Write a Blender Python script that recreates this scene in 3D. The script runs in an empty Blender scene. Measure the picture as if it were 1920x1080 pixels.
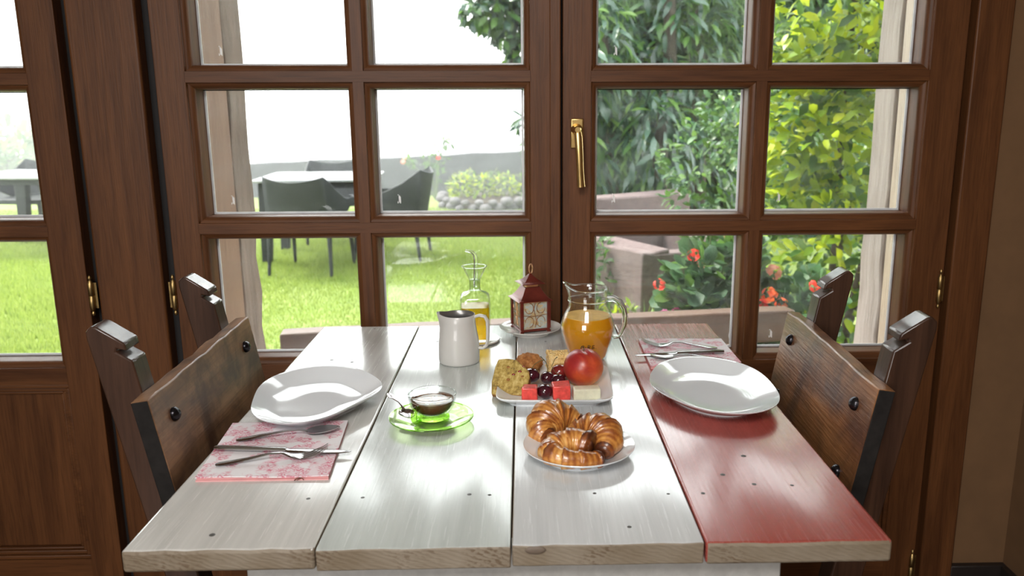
import bpy, bmesh, math, random
import numpy as np
from mathutils import Vector, Matrix, Euler

sc = bpy.context.scene
COL = sc.collection
random.seed(7)
rng = np.random.default_rng(11)
R = math.radians
YW = 1.879            # inner face of the glazed doors
T = 0.75              # table top

# ------------------------------------------------------------------ camera
cam_d = bpy.data.cameras.new('camera')
cam = bpy.data.objects.new('camera', cam_d)
COL.objects.link(cam)
cam.matrix_world = Matrix(((0.99971062, 0.00879047, -0.0223922, 0),
                           (-0.02375992, 0.21526709, -0.97626612, 0),
                           (-0.00376153, 0.97651565, 0.21541366, T + 0.4895),
                           (0, 0, 0, 1)))
cam_d.sensor_width = 36
cam_d.lens = 1548.44 / 1920 * 36
cam_d.shift_x = -57.63 / 1920
cam_d.clip_end = 300
cam_d.dof.use_dof = True
cam_d.dof.focus_distance = 1.4
cam_d.dof.aperture_fstop = 6.3
sc.camera = cam

# ------------------------------------------------------------------ sky, sun, fill lights, exposure
world = bpy.data.worlds.new('overcast_sky')
sc.world = world
world.use_nodes = True
bg = world.node_tree.nodes['Background']
bg.inputs[0].default_value = (0.97, 0.985, 1.0, 1)
bg.inputs[1].default_value = 5.5

sun_d = bpy.data.lights.new('sun', 'SUN')
sun_d.energy = 7.5
sun_d.angle = R(12)
sun_d.color = (1.0, 0.95, 0.84)
sun = bpy.data.objects.new('sun', sun_d)
COL.objects.link(sun)
# light travels along -Z of the lamp: from the upper left behind the garden
sun.rotation_euler = Vector((0.62, -0.30, -0.95)).to_track_quat('-Z', 'Y').to_euler()


def area(name, loc, target, size, size_y, power, col):
    d = bpy.data.lights.new(name, 'AREA')
    d.shape = 'RECTANGLE'
    d.size = size
    d.size_y = size_y
    d.energy = power
    d.color = col
    o = bpy.data.objects.new(name, d)
    o.location = loc
    o.rotation_euler = (Vector(target) - Vector(loc)).to_track_quat('-Z', 'Y').to_euler()
    COL.objects.link(o)
    return o


# unseen fill lights added behind the camera and overhead to brighten the room
area('back_fill_light', (-1.32, -2.5, 1.60), (-0.4, 1.4, 0.9), 1.35, 1.4, 52, (1.0, 0.985, 0.965))
lamp = area('overhead_fill_light', (-0.25, -0.75, 2.4), (0.0, 1.30, 0.85), 0.8, 0.8, 9, (1.0, 0.97, 0.93))
lamp.data.spread = R(85)     # narrow spread keeps the added fill on the table

vs = sc.view_settings
vs.view_transform = 'Standard'
vs.look = 'None'
vs.exposure = 0.22
vs.gamma = 1.0
vs.use_curve_mapping = False
sc.cycles.use_denoising = True
sc.cycles.max_bounces = 14
sc.cycles.transparent_max_bounces = 24
sc.cycles.caustics_reflective = False
sc.cycles.caustics_refractive = True
sc.cycles.sample_clamp_indirect = 8


# ------------------------------------------------------------------ node helpers
class NT:
    def __init__(s, name):
        s.m = bpy.data.materials.new(name)
        s.m.use_nodes = True
        s.t = s.m.node_tree
        s.t.nodes.clear()
        s.out = s.t.nodes.new('ShaderNodeOutputMaterial')

    def n(s, typ, ins=None, **props):
        nd = s.t.nodes.new('ShaderNode' + typ)
        for k, v in props.items():
            setattr(nd, k, v)
        for k, v in (ins or {}).items():
            sock = nd.inputs[k]
            if isinstance(v, bpy.types.NodeSocket):
                s.t.links.new(v, sock)
            else:
                if isinstance(v, tuple) and len(v) == 3 and sock.type == 'RGBA':
                    v = v + (1,)
                sock.default_value = v
        return nd

    def ramp(s, fac, stops, interp='LINEAR'):
        nd = s.t.nodes.new('ShaderNodeValToRGB')
        cr = nd.color_ramp
        cr.interpolation = interp
        while len(cr.elements) < len(stops):
            cr.elements.new(0.5)
        for e, (p, c) in zip(cr.elements, stops):
            e.position = p
            e.color = tuple(c) + (1,) if len(c) == 3 else c
        s.t.links.new(fac, nd.inputs[0])
        return nd.outputs[0]

    def coord(s, scale=(1, 1, 1), rot=(0, 0, 0), kind='Object'):
        tc = s.n('TexCoord')
        mp = s.n('Mapping', {'Vector': tc.outputs[kind], 'Scale': scale, 'Rotation': rot})
        return mp.outputs[0]

    def noise(s, vec, scale, detail=4, rough=0.55, dist=0.0):
        return s.n('TexNoise', {'Vector': vec, 'Scale': scale, 'Detail': detail, 'Roughness': rough,
                                'Distortion': dist}).outputs[0]

    def mixc(s, fac, a, b, mode='MIX'):
        nd = s.n('Mix', data_type='RGBA', blend_type=mode)
        for i, v in ((0, fac), (6, a), (7, b)):
            if isinstance(v, bpy.types.NodeSocket):
                s.t.links.new(v, nd.inputs[i])
            else:
                if isinstance(v, tuple) and len(v) == 3:
                    v = v + (1,)
                nd.inputs[i].default_value = v
        return nd.outputs[2]

    def math(s, op, a, b=0.0):
        nd = s.n('Math', operation=op)
        for i, v in ((0, a), (1, b)):
            if isinstance(v, bpy.types.NodeSocket):
                s.t.links.new(v, nd.inputs[i])
            else:
                nd.inputs[i].default_value = v
        return nd.outputs[0]

    def bump(s, h, strength, dist=0.002):
        return s.n('Bump', {'Height': h, 'Strength': strength, 'Distance': dist}).outputs[0]

    def pbr(s, **k):
        names = dict(base='Base Color', rough='Roughness', metal='Metallic', normal='Normal', coat='Coat Weight',
                     coatr='Coat Roughness', sss='Subsurface Weight', sssr='Subsurface Radius', ssss='Subsurface Scale',
                     spec='Specular IOR Level', trans='Transmission Weight', ior='IOR', emit='Emission Color',
                     emits='Emission Strength', sheen='Sheen Weight', aniso='Anisotropic')
        nd = s.n('BsdfPrincipled', {names[a]: b for a, b in k.items()})
        return nd.outputs[0]

    def schlick(s, f0=0.04, k=1.0):
        f = s.n('LayerWeight', {'Blend': 0.5}).outputs['Facing']
        return s.math('ADD', s.math('MULTIPLY', s.math('POWER', f, 5.0), k), f0)

    def done(s, sh, vol=None):
        if sh is not None:
            s.t.links.new(sh, s.out.inputs[0])
        if vol is not None:
            s.t.links.new(vol, s.out.inputs[1])
        return s.m


def plain(name, col, rough=0.5, metal=0.0, var=0.12, scale=30, bump=0.0, **k):
    q = NT(name)
    v = q.coord()
    nz = q.noise(v, scale)
    c2 = tuple(max(0, x * (1 - var)) for x in col)
    c3 = tuple(min(1, x * (1 + var)) for x in col)
    base = q.ramp(nz, [(0.3, c2), (0.7, c3)])
    if bump:
        k['normal'] = q.bump(nz, bump)
    return q.done(q.pbr(base=base, rough=rough, metal=metal, **k))


def wood(name, dark, light, axis, rough=0.42, bump=0.25, fine=90, coat=0.15, blotch=None, spec=0.5, coatr=0.25):
    q = NT(name)
    lo = 1.2
    sc3 = [fine * 0.18] * 3
    sc3['XYZ'.index(axis)] = lo
    v = q.coord(tuple(sc3))
    grain = q.noise(v, 1.6, 6, 0.6, 0.8)
    sc4 = [fine] * 3
    sc4['XYZ'.index(axis)] = lo * 3
    pore = q.noise(q.coord(tuple(sc4)), 3.0, 3, 0.6)
    base = q.ramp(grain, [(0.25, dark), (0.52, tuple((a + b) / 2 for a, b in zip(dark, light))), (0.8, light)])
    base = q.mixc(q.ramp(pore, [(0.35, (0.55,) * 3), (0.6, (1,) * 3)]), (0, 0, 0), base, 'MIX') if False else \
        q.mixc(0.75, base, q.ramp(pore, [(0.3, (0.62,) * 3), (0.55, (1.0,) * 3)]), 'MULTIPLY')
    if blotch:
        bl = q.noise(q.coord((1, 1, 1)), blotch[1], 5, 0.65, 0.6)
        base = q.mixc(q.ramp(bl, [(0.42, (0,) * 3), (0.62, (1,) * 3)]), base, blotch[0])
    h = q.math('ADD', q.math('MULTIPLY', grain, 0.5), pore)
    return q.done(q.pbr(base=base, rough=rough, normal=q.bump(h, bump, 0.0015), coat=coat, coatr=coatr, spec=spec))


# ------------------------------------------------------------------ mesh helpers
class MB:
    def __init__(s):
        s.v, s.f, s.m = [], [], []

    def add(s, vs, fs, m=0, M=None):
        o = len(s.v)
        if M is not None:
            vs = [M @ Vector(p) for p in vs]
        s.v += [tuple(p) for p in vs]
        s.f += [tuple(i + o for i in f) for f in fs]
        s.m += list(m) if isinstance(m, (list, tuple)) else [m] * len(fs)
        return s

    def box(s, a, b, m=0, M=None):
        x0, y0, z0 = a
        x1, y1, z1 = b
        vs = [(x0, y0, z0), (x1, y0, z0), (x1, y1, z0), (x0, y1, z0), (x0, y0, z1), (x1, y0, z1), (x1, y1, z1), (x0, y1, z1)]
        fs = [(0, 3, 2, 1), (4, 5, 6, 7), (0, 1, 5, 4), (2, 3, 7, 6), (1, 2, 6, 5), (3, 0, 4, 7)]   # bottom top front back right left
        return s.add(vs, fs, m, M)

    def prism(s, poly, axis, a, b, m=0, M=None):
        n = len(poly)

        def mk(p, t):
            if axis == 'X':
                return (t, p[0], p[1])
            if axis == 'Y':
                return (p[0], t, p[1])
            return (p[0], p[1], t)
        vs = [mk(p, a) for p in poly] + [mk(p, b) for p in poly]
        fs = [tuple(range(n)), tuple(range(2 * n - 1, n - 1, -1))] + [(i, (i + 1) % n, n + (i + 1) % n, n + i) for i in range(n)]
        return s.add(vs, fs, m, M)

    def rings(s, rings, m=0, cap0=True, cap1=True, M=None, closed=False):
        n = len(rings[0])
        vs = [p for r in rings for p in r]
        fs = []
        k = len(rings)
        for i in range(k - 1 + (1 if closed else 0)):
            a, b = i * n, ((i + 1) % k) * n
            for j in range(n):
                fs.append((a + j, a + (j + 1) % n, b + (j + 1) % n, b + j))
        if cap0 and not closed:
            fs.append(tuple(range(n - 1, -1, -1)))
        if cap1 and not closed:
            fs.append(tuple(range((k - 1) * n, k * n)))
        return s.add(vs, fs, m, M)

    def lathe(s, prof, n=40, c=(0, 0, 0), m=0, M=None, cap0=True, cap1=True, shape=None):
        rs = []
        for r, z in prof:
            ring = []
            for j in range(n):
                t = 2 * math.pi * j / n
                k = shape(t) if shape else 1.0
                ring.append((c[0] + r * k * math.cos(t), c[1] + r * k * math.sin(t), c[2] + z))
            rs.append(ring)
        return s.rings(rs, m, cap0, cap1, M)

    def tube(s, pts, r, n=8, m=0, M=None, flat=1.0, up=(0, 0, 1)):
        P = [Vector(p) for p in pts]
        rs = []
        prev = None
        for i, p in enumerate(P):
            t = (P[min(i + 1, len(P) - 1)] - P[max(i - 1, 0)]).normalized()
            if prev is None:
                a = Vector(up)
                if abs(a.dot(t)) > 0.95:
                    a = Vector((1, 0, 0))
                u = (a - t * a.dot(t)).normalized()
            else:
                u = (prev - t * prev.dot(t)).normalized()
            prev = u
            w = t.cross(u)
            rr = r[i] if isinstance(r, (list, tuple)) else r
            rs.append([tuple(p + u * (rr * flat * math.cos(2 * math.pi * j / n)) + w * (rr * math.sin(2 * math.pi * j / n))) for j in range(n)])
        return s.rings(rs, m, True, True, M)

    def strip(s, st, m=0, M=None):
        """flat bar along x: stations (x, y, half width, z, thickness)"""
        rs = []
        for x, y, w, z, t in st:
            rs.append([(x, y - w, z), (x, y - w * 0.6, z + t / 2), (x, y + w * 0.6, z + t / 2), (x, y + w, z),
                       (x, y + w * 0.6, z - t / 2), (x, y - w * 0.6, z - t / 2)])
        return s.rings(rs, m, True, True, M)

    def blob(s, c, rad, n=24, k=14, m=0, fn=None, M=None):
        rs = []
        for i in range(1, k):
            ph = math.pi * i / k
            ring = []
            for j in range(n):
                t = 2 * math.pi * j / n
                d = Vector((math.sin(ph) * math.cos(t), math.sin(ph) * math.sin(t), -math.cos(ph)))
                q = fn(d) if fn else 1.0
                ring.append((c[0] + d.x * rad[0] * q, c[1] + d.y * rad[1] * q, c[2] + d.z * rad[2] * q))
            rs.append(ring)
        return s.rings(rs, m, True, True, M)

    def mesh(s, name, mats, smooth=35, recalc=True):
        me = bpy.data.meshes.new(name)
        me.from_pydata(s.v, [], s.f)
        for mt in (mats if isinstance(mats, (list, tuple)) else [mats]):
            me.materials.append(mt)
        me.polygons.foreach_set('material_index', s.m)
        if recalc:
            b = bmesh.new()
            b.from_mesh(me)
            bmesh.ops.recalc_face_normals(b, faces=b.faces)
            b.to_mesh(me)
            b.free()
        if smooth:
            me.shade_smooth()
            me.set_sharp_from_angle(angle=R(smooth))
        return me

    def build(s, name, mats, parent=None, smooth=35, bevel=0, seg=2, sub=0, kind=None):
        o = bpy.data.objects.new(name, s.mesh(name, mats, smooth))
        COL.objects.link(o)
        if parent is not None:
            o.parent = parent
        if bevel:
            md = o.modifiers.new('edge', 'BEVEL')
            md.width = bevel
            md.segments = seg
            md.limit_method = 'ANGLE'
            md.angle_limit = R(40)
        if sub:
            md = o.modifiers.new('sub', 'SUBSURF')
            md.levels = md.render_levels = sub
        if kind:
            o['kind'] = kind
        return o


def thing(name, label, cat, loc=(0, 0, 0), rz=0.0, group=None):
    o = bpy.data.objects.new(name, None)
    o.empty_display_size = 0.05
    COL.objects.link(o)
    o.location = loc
    o.rotation_euler = (0, 0, rz)
    o['label'] = label
    o['category'] = cat
    if group:
        o['group'] = group
    return o


def tag(o, label, cat, group=None, kind=None):
    o['label'] = label
    o['category'] = cat
    if group:
        o['group'] = group
    if kind:
        o['kind'] = kind
    return o


def struct(o, label=None, cat=None):
    o['kind'] = 'structure'
    if label:
        o['label'] = label
    if cat:
        o['category'] = cat
    return o


def copy_tree(o, parent=None):
    kids = list(o.children)
    c = o.copy()
    COL.objects.link(c)
    if parent is not None:
        c.parent = parent
    for ch in kids:
        copy_tree(ch, c)
    return c


def place(o, loc, rz=None):
    o.location = loc
    if rz is not None:
        o.rotation_euler = (0, 0, rz)
    return o


# ------------------------------------------------------------------ materials
OAK_D, OAK_L = (0.070, 0.0245, 0.0085), (0.180, 0.069, 0.0235)
M_OAKV = wood('stained_oak_vertical', OAK_D, OAK_L, 'Z', 0.45, 0.2, coat=0.0, spec=0.28)
M_OAKH = wood('stained_oak_horizontal', OAK_D, OAK_L, 'X', 0.45, 0.2, coat=0.0, spec=0.28)
M_BEAM = wood('weathered_beam', (0.10, 0.062, 0.044), (0.27, 0.195, 0.155), 'Z', 0.75, 0.7, 60, 0.0)
M_LINING = wood('reveal_board', (0.20, 0.100, 0.065), (0.31, 0.180, 0.125), 'Z', 0.5, 0.15, 60, 0.1)
M_BEAM_LIT = wood('sunlit_weathered_post', (0.24, 0.185, 0.155), (0.50, 0.42, 0.38), 'Z', 0.7, 0.6, 60, 0.0)  # weathered post, with the sun and sky on it put into paler tones
M_LINING_LIT = wood('sunlit_reveal_board', (0.42, 0.31, 0.22), (0.56, 0.44, 0.33), 'Z', 0.5, 0.12, 60, 0.1)  # reveal board lightened in its colour for the daylight on that side
M_PLASTER = plain('ochre_plaster', (0.175, 0.092, 0.040), 0.85, var=0.08, scale=14, bump=0.1)
M_WALLIN = plain('pale_room_wall', (0.40, 0.36, 0.31), 0.9, var=0.05, scale=4)
M_CEIL = plain('ceiling_paint', (0.75, 0.72, 0.66), 0.9, var=0.03, scale=4)
M_FLOOR = wood('dark_floor_boards', (0.05, 0.025, 0.015), (0.12, 0.06, 0.035), 'Y', 0.4, 0.2, 50)
M_DARK = plain('dark_baseboard', (0.02, 0.014, 0.012), 0.5)
M_FACADE = plain('outside_plaster', (0.40, 0.36, 0.30), 0.9, var=0.08, scale=9)
M_BRASS = plain('aged_brass', (0.72, 0.50, 0.20), 0.28, 1.0, 0.2, 25)
M_BRASSD = plain('dull_brass', (0.42, 0.29, 0.12), 0.38, 1.0, 0.35, 60)
M_SEAL = plain('white_seal', (0.72, 0.74, 0.76), 0.6)
M_SEALD = plain('dark_rebate_gap', (0.012, 0.010, 0.010), 0.8)
M_FLECK = plain('white_etching', (0.9, 0.9, 0.9), 0.7)
M_STEEL = plain('cutlery_steel', (0.62, 0.62, 0.63), 0.16, 1.0, 0.06, 20)
M_IRON = plain('black_iron_stud', (0.035, 0.033, 0.038), 0.22, 0.85, 0.3, 40)


def porcelain(name, col, rough=0.08):
    q = NT(name)
    v = q.coord()
    nz = q.noise(v, 6)
    base = q.ramp(nz, [(0.3, tuple(c * 0.97 for c in col)), (0.7, col)])
    return q.done(q.pbr(base=base, rough=rough, coat=0.4, coatr=0.04, normal=q.bump(nz, 0.02, 0.001)))


M_PORC = porcelain('white_porcelain', (0.80, 0.83, 0.86))
M_PORC2 = porcelain('warm_porcelain', (0.82, 0.80, 0.77))
M_JUG = porcelain('matt_white_jug', (0.60, 0.585, 0.56), 0.35)


def pane_glass():
    q = NT('door_pane_glass')
    v = q.coord()
    tr = q.n('BsdfTransparent', {'Color': (0.965, 0.985, 0.975)}).outputs[0]
    gl = q.n('BsdfGlossy', {'Roughness': 0.0, 'Color': (1, 1, 1)}).outputs[0]
    fr = q.schlick(0.035, 0.9)
    a = q.n('MixShader', {0: fr, 1: tr, 2: gl}).outputs[0]
    # a film of dust and wipe marks on the panes
    sm = q.noise(q.coord((3, 3, 9)), 2.2, 5, 0.6, 1.2)
    fac = q.ramp(sm, [(0.40, (0.006,) * 3), (0.75, (0.030,) * 3)])
    film = q.n('BsdfTranslucent', {'Color': (0.9, 0.93, 0.95)}).outputs[0]
    b = q.n('MixShader', {0: fac, 1: a, 2: film}).outputs[0]
    return q.done(b)


M_PANE = pane_glass()


def thin_glass(name, tint=(0.97, 0.985, 0.98), edge=(0.55, 0.60, 0.58), ior=1.5, rough=0.0):
    """thin-walled glass: clear face on, darker and more reflective at its edges"""
    q = NT(name)
    lw = q.n('LayerWeight', {'Blend': 0.35}).outputs['Facing']
    col = q.ramp(lw, [(0.50, tint), (0.78, tuple(a * 0.75 + b * 0.25 for a, b in zip(tint, edge))), (0.97, edge)])
    tr = q.n('BsdfTransparent', {'Color': col}).outputs[0]
    gl = q.n('BsdfGlossy', {'Roughness': rough, 'Color': (1, 1, 1)}).outputs[0]
    fr = q.schlick(0.045, 0.95)
    return q.done(q.n('MixShader', {0: fr, 1: tr, 2: gl}).outputs[0])


M_GLASS = thin_glass('clear_thin_glass', (0.97, 0.985, 0.98), (0.26, 0.29, 0.28))
M_GREENG = thin_glass('green_glass', (0.84, 0.94, 0.68), (0.30, 0.62, 0.06))
M_GREEND = thin_glass('deep_green_glass', (0.66, 0.87, 0.34), (0.16, 0.42, 0.04))


def solid_glass(name, col, ior=1.45):
    q = NT(name)
    return q.done(q.n('BsdfGlass', {'Color': col, 'IOR': ior, 'Roughness': 0.0}).outputs[0])


M_SOLIDG = solid_glass('solid_clear_glass', (0.97, 0.99, 0.98))
M_SOLIDGREEN = solid_glass('solid_green_glass', (0.55, 0.93, 0.18))


def painted_plank(name, paint, worn, rough=0.22, wear=0.35, coat=1.0):
    q = NT(name)
    v = q.coord((46, 1.6, 46))
    grain = q.noise(v, 1.7, 7, 0.62, 0.5)
    fine = q.noise(q.coord((170, 5, 170)), 1.6, 4, 0.6)
    cloud = q.noise(q.coord((1, 1, 1)), 4.5, 4, 0.6, 0.5)
    sc_ = q.noise(q.coord((210, 9, 60), (0, 0, 0.35)), 1.0, 2, 0.5)
    base = q.mixc(q.ramp(grain, [(0.3, (0,) * 3), (0.72, (1,) * 3)]), paint, tuple(c * 0.80 for c in paint))
    w = q.math('MULTIPLY', q.ramp(fine, [(0.50, (0,) * 3), (0.70, (1,) * 3)]), q.ramp(cloud, [(0.42, (0,) * 3), (0.68, (wear,) * 3)]))
    base = q.mixc(w, base, worn)
    base = q.mixc(q.ramp(sc_, [(0.72, (0,) * 3), (0.78, (0.5,) * 3)]), base, tuple(min(1, c * 1.5) for c in worn))
    h = q.math('ADD', q.math('MULTIPLY', grain, 0.7), q.math('MULTIPLY', fine, 0.9))
    rr = q.ramp(fine, [(0.3, (rough * 0.8,) * 3), (0.7, (rough * 1.35,) * 3)])
    return q.done(q.pbr(base=base, rough=rr, normal=q.bump(h, 0.22, 0.0010), coat=coat, coatr=0.13, spec=0.5 + 0.4 * coat))


M_PLANKS = [painted_plank('cream_white_paint', (0.63, 0.62, 0.59), (0.48, 0.46, 0.42)),
            painted_plank('grey_green_paint', (0.53, 0.57, 0.545), (0.38, 0.41, 0.39)),
            painted_plank('white_grey_paint', (0.62, 0.635, 0.64), (0.43, 0.43, 0.41)),
            painted_plank('oxide_red_paint', (0.36, 0.072, 0.056), (0.56, 0.28, 0.25), 0.24, 0.4, 0.55)]


def end_grain():
    q = NT('sawn_end_grain')
    v = q.coord((1, 1, 1))
    wv = q.n('TexWave', {'Vector': q.coord((14, 1, 60), (0, 0.5, 0)), 'Scale': 1.8, 'Distortion': 6.0, 'Detail': 4.0, 'Detail Scale': 1.6}).outputs[1]
    bl = q.noise(v, 9, 5, 0.6)
    base = q.mixc(q.ramp(bl, [(0.35, (0,) * 3), (0.65, (1,) * 3)]), (0.19, 0.145, 0.095), (0.28, 0.235, 0.18))
    sp = q.noise(q.coord((120, 1, 160)), 1.5, 3)
    mask = q.math('MULTIPLY', q.ramp(q.noise(v, 13, 3), [(0.50, (0,) * 3), (0.62, (0.85,) * 3)]), q.ramp(wv, [(0.35, (0,) * 3), (0.5, (1,) * 3)]))
    mask = q.math('MULTIPLY', mask, q.ramp(sp, [(0.42, (0,) * 3), (0.58, (1,) * 3)]))
    base = q.mixc(mask, base, (0.13, 0.085, 0.05))
    return q.done(q.pbr(base=base, rough=0.6, normal=q.bump(wv, 0.25, 0.001)))


M_END = end_grain()
M_APRON = painted_plank('white_apron_paint', (0.58, 0.57, 0.54), (0.40, 0.37, 0.32), 0.45)
M_CHAIR_POST = wood('dark_chair_wood', (0.022, 0.010, 0.006), (0.085, 0.039, 0.022), 'Z', 0.45, 0.12, 80, 0.7, None, 0.2, 0.12)
M_CHAIR_BOARD = wood('worn_chair_board', (0.16, 0.070, 0.030), (0.48, 0.265, 0.135), 'Y', 0.40, 0.4, 70, 0.05, ((0.070, 0.028, 0.012), 7))
M_CHAIR_BOARD2 = wood('orange_chair_board', (0.15, 0.055, 0.016), (0.42, 0.185, 0.065), 'Y', 0.36, 0.7, 70, 0.1, ((0.080, 0.030, 0.012), 7))


M_BOARD_END = plain('shaded_board_end', (0.014, 0.012, 0.011), 0.8, var=0.3, scale=60, spec=0.2)  # shade on the board's ends put into a near black colour


def napkin_mat():
    q = NT('toile_napkin_paper')
    v = q.coord((1, 1, 1))
    d = q.noise(v, 40, 3, 0.6)
    warp = q.n('VectorMath', {0: v, 1: q.n('VectorMath', {0: q.n('TexNoise', {'Vector': v, 'Scale': 60.0}).outputs[1], 1: (0.014, 0.014, 0.0)}, operation='MULTIPLY').outputs[0]}, operation='ADD').outputs[0]
    vor = q.n('TexVoronoi', {'Vector': warp, 'Scale': 75.0}, feature='SMOOTH_F1').outputs[0]
    scroll = q.n('TexWave', {'Vector': warp, 'Scale': 60.0, 'Distortion': 14.0, 'Detail': 3.0, 'Detail Scale': 2.0}, wave_type='RINGS').outputs[1]
    fl = q.math('MULTIPLY', q.ramp(vor, [(0.42, (1,) * 3), (0.62, (0,) * 3)]), q.ramp(scroll, [(0.40, (0,) * 3), (0.58, (1,) * 3)]))
    patch = q.ramp(q.noise(v, 30, 2, 0.5), [(0.45, (0.0,) * 3), (0.53, (1,) * 3)])
    base = q.mixc(q.math('MULTIPLY', fl, patch), (0.82, 0.78, 0.80), (0.62, 0.14, 0.22))
    base = q.mixc(q.math('MULTIPLY', patch, 0.28), base, (0.80, 0.45, 0.52))
    return q.done(q.pbr(base=base, rough=0.85, normal=q.bump(d, 0.1, 0.001)))


M_NAPKIN = napkin_mat()
M_PINK = plain('napkin_pink_back', (0.70, 0.36, 0.36), 0.85)
M_BROWNINK = plain('brown_print', (0.14, 0.045, 0.025), 0.8)


def pastry():
    q = NT('glazed_pastry')
    v = q.coord()
    nz = q.noise(v, 55, 5, 0.65, 0.5)
    big = q.noise(v, 24, 3, 0.5)
    bk = q.n('Attribute', attribute_name='bake').outputs['Fac']
    f = q.math('ADD', q.math('ADD', q.math('MULTIPLY', nz, 0.40), q.math('MULTIPLY', big, 0.30)), q.math('MULTIPLY', q.math('SUBTRACT', bk, 0.3), 0.42))
    base = q.ramp(f, [(0.18, (0.78, 0.47, 0.16)), (0.32, (0.58, 0.25, 0.055)), (0.45, (0.28, 0.080, 0.018)), (0.60, (0.075, 0.020, 0.008))])
    return q.done(q.pbr(base=base, rough=0.32, coat=0.5, coatr=0.15, normal=q.bump(nz, 0.35, 0.0015)))


M_PASTRY = pastry()


def crumb(name, c1, c2, c3, scale=160, bump=0.9):
    q = NT(name)
    v = q.coord()
    nz = q.noise(v, scale, 4, 0.7)
    b = q.noise(v, scale * 0.3, 4, 0.6)
    base = q.ramp(q.math('ADD', q.math('MULTIPLY', nz, 0.6), q.math('MULTIPLY', b, 0.4)), [(0.36, c1), (0.5, c2), (0.62, c3)])
    return q.done(q.pbr(base=base, rough=0.8, normal=q.bump(nz, bump, 0.002)))


M_BREADC = crumb('fruit_bread_crumb', (0.10, 0.055, 0.012), (0.42, 0.29, 0.07), (0.66, 0.52, 0.21), 105)
M_CRUST = crumb('bread_crust', (0.16, 0.06, 0.015), (0.36, 0.16, 0.04), (0.52, 0.28, 0.09))
M_MUFFIN = crumb('muffin_top', (0.22, 0.07, 0.015), (0.48, 0.19, 0.05), (0.66, 0.34, 0.12), 110)
M_CAKE = crumb('sponge_cake', (0.42, 0.22, 0.05), (0.76, 0.52, 0.20), (0.86, 0.70, 0.38), 170)


def nectarine():
    q = NT('nectarine_skin')
    v = q.coord()
    nz = q.noise(v, 22, 4, 0.6, 0.6)
    geo = q.n('TexCoord').outputs['Object']
    sx = q.n('SeparateXYZ', {0: geo}).outputs
    g = q.math('ADD', q.math('MULTIPLY', nz, 0.75), q.math('MULTIPLY', q.math('SUBTRACT', sx[2], q.math('MULTIPLY', sx[0], 0.7)), 7.0))
    base = q.ramp(g, [(0.05, (0.78, 0.30, 0.05)), (0.30, (0.60, 0.10, 0.03)), (0.55, (0.34, 0.022, 0.02)), (0.85, (0.20, 0.018, 0.022))])
    return q.done(q.pbr(base=base, rough=0.33, sss=0.08, sssr=(0.02, 0.006, 0.003), ssss=0.3, normal=q.bump(nz, 0.04)))


M_NECT = nectarine()
M_CHERRY = plain('dark_cherry_skin', (0.045, 0.006, 0.012), 0.08, var=0.5, scale=60, coat=0.5)
M_CHERRY2 = plain('red_cherry_skin', (0.20, 0.018, 0.016), 0.12, var=0.4, scale=60, coat=0.5)
M_STEM = plain('cherry_stem', (0.11, 0.10, 0.03), 0.6)
M_WATERM = plain('watermelon_flesh', (0.74, 0.085, 0.070), 0.25, var=0.22, scale=120, bump=0.3, sss=0.2, sssr=(0.01, 0.002, 0.002), ssss=0.5)
M_MELON = plain('white_melon_flesh', (0.78, 0.76, 0.58), 0.25, var=0.08, scale=90, bump=0.2, sss=0.2, sssr=(0.01, 0.008, 0.004), ssss=0.5)


def juice_mat():
    q = NT('orange_juice')
    nz = q.noise(q.coord(), 18)
    base = q.ramp(nz, [(0.3, (1.0, 0.49, 0.012)), (0.7, (1.0, 0.54, 0.018))])
    p = q.pbr(base=base, rough=0.25)
    t = q.n('BsdfTranslucent', {'Color': (1.0, 0.58, 0.03, 1)}).outputs[0]
    return q.done(q.n('MixShader', {0: 0.55, 1: p, 2: t}).outputs[0])


M_JUICE = juice_mat()
M_FOAM = plain('juice_foam', (0.93, 0.52, 0.13), 0.4, var=0.15, scale=60)
M_INK = plain('black_print', (0.012, 0.010, 0.010), 0.5)
M_COFFEE = plain('black_coffee', (0.12, 0.034, 0.018), 0.06, var=0.3, scale=40)
M_CREMA = plain('coffee_crema', (0.16, 0.075, 0.035), 0.08, var=0.5, scale=90)


def oil():
    q = NT('olive_oil')
    tr = q.n('BsdfTransparent', {'Color': (0.93, 0.72, 0.05)}).outputs[0]
    em = q.n('BsdfTranslucent', {'Color': (0.90, 0.62, 0.03)}).outputs[0]
    gl = q.n('BsdfGlossy', {'Roughness': 0.02}).outputs[0]
    a = q.n('MixShader', {0: 0.35, 1: tr, 2: em}).outputs[0]
    return q.done(q.n('MixShader', {0: q.schlick(0.03, 0.6), 1: a, 2: gl}).outputs[0])


M_OIL = oil()
M_COPPER = plain('red_copper_tin', (0.15, 0.026, 0.017), 0.32, 0.35, 0.25, 40)
M_COPPERL = plain('gilt_wire', (0.62, 0.36, 0.20), 0.3, 0.8, 0.2, 60)


def amber():
    q = NT('pressed_amber_glass')
    v = q.coord()
    nz = q.noise(v, 75, 2, 0.5, 1.5)
    col = q.ramp(nz, [(0.35, (0.95, 0.72, 0.38)), (0.5, (0.85, 0.88, 0.80)), (0.65, (0.80, 0.92, 0.94))])
    tr = q.n('BsdfTranslucent', {'Color': col}).outputs[0]
    cl = q.n('BsdfTransparent', {'Color': (0.98, 0.93, 0.80)}).outputs[0]
    gl = q.n('BsdfGlossy', {'Roughness': 0.12, 'Normal': q.bump(nz, 1.0, 0.004)}).outputs[0]
    df = q.n('BsdfDiffuse', {'Color': col}).outputs[0]
    tr = q.n('MixShader', {0: 0.5, 1: tr, 2: df}).outputs[0]
    a = q.n('MixShader', {0: 0.22, 1: tr, 2: cl}).outputs[0]
    return q.done(q.n('MixShader', {0: 0.12, 1: a, 2: gl}).outputs[0])


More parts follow.
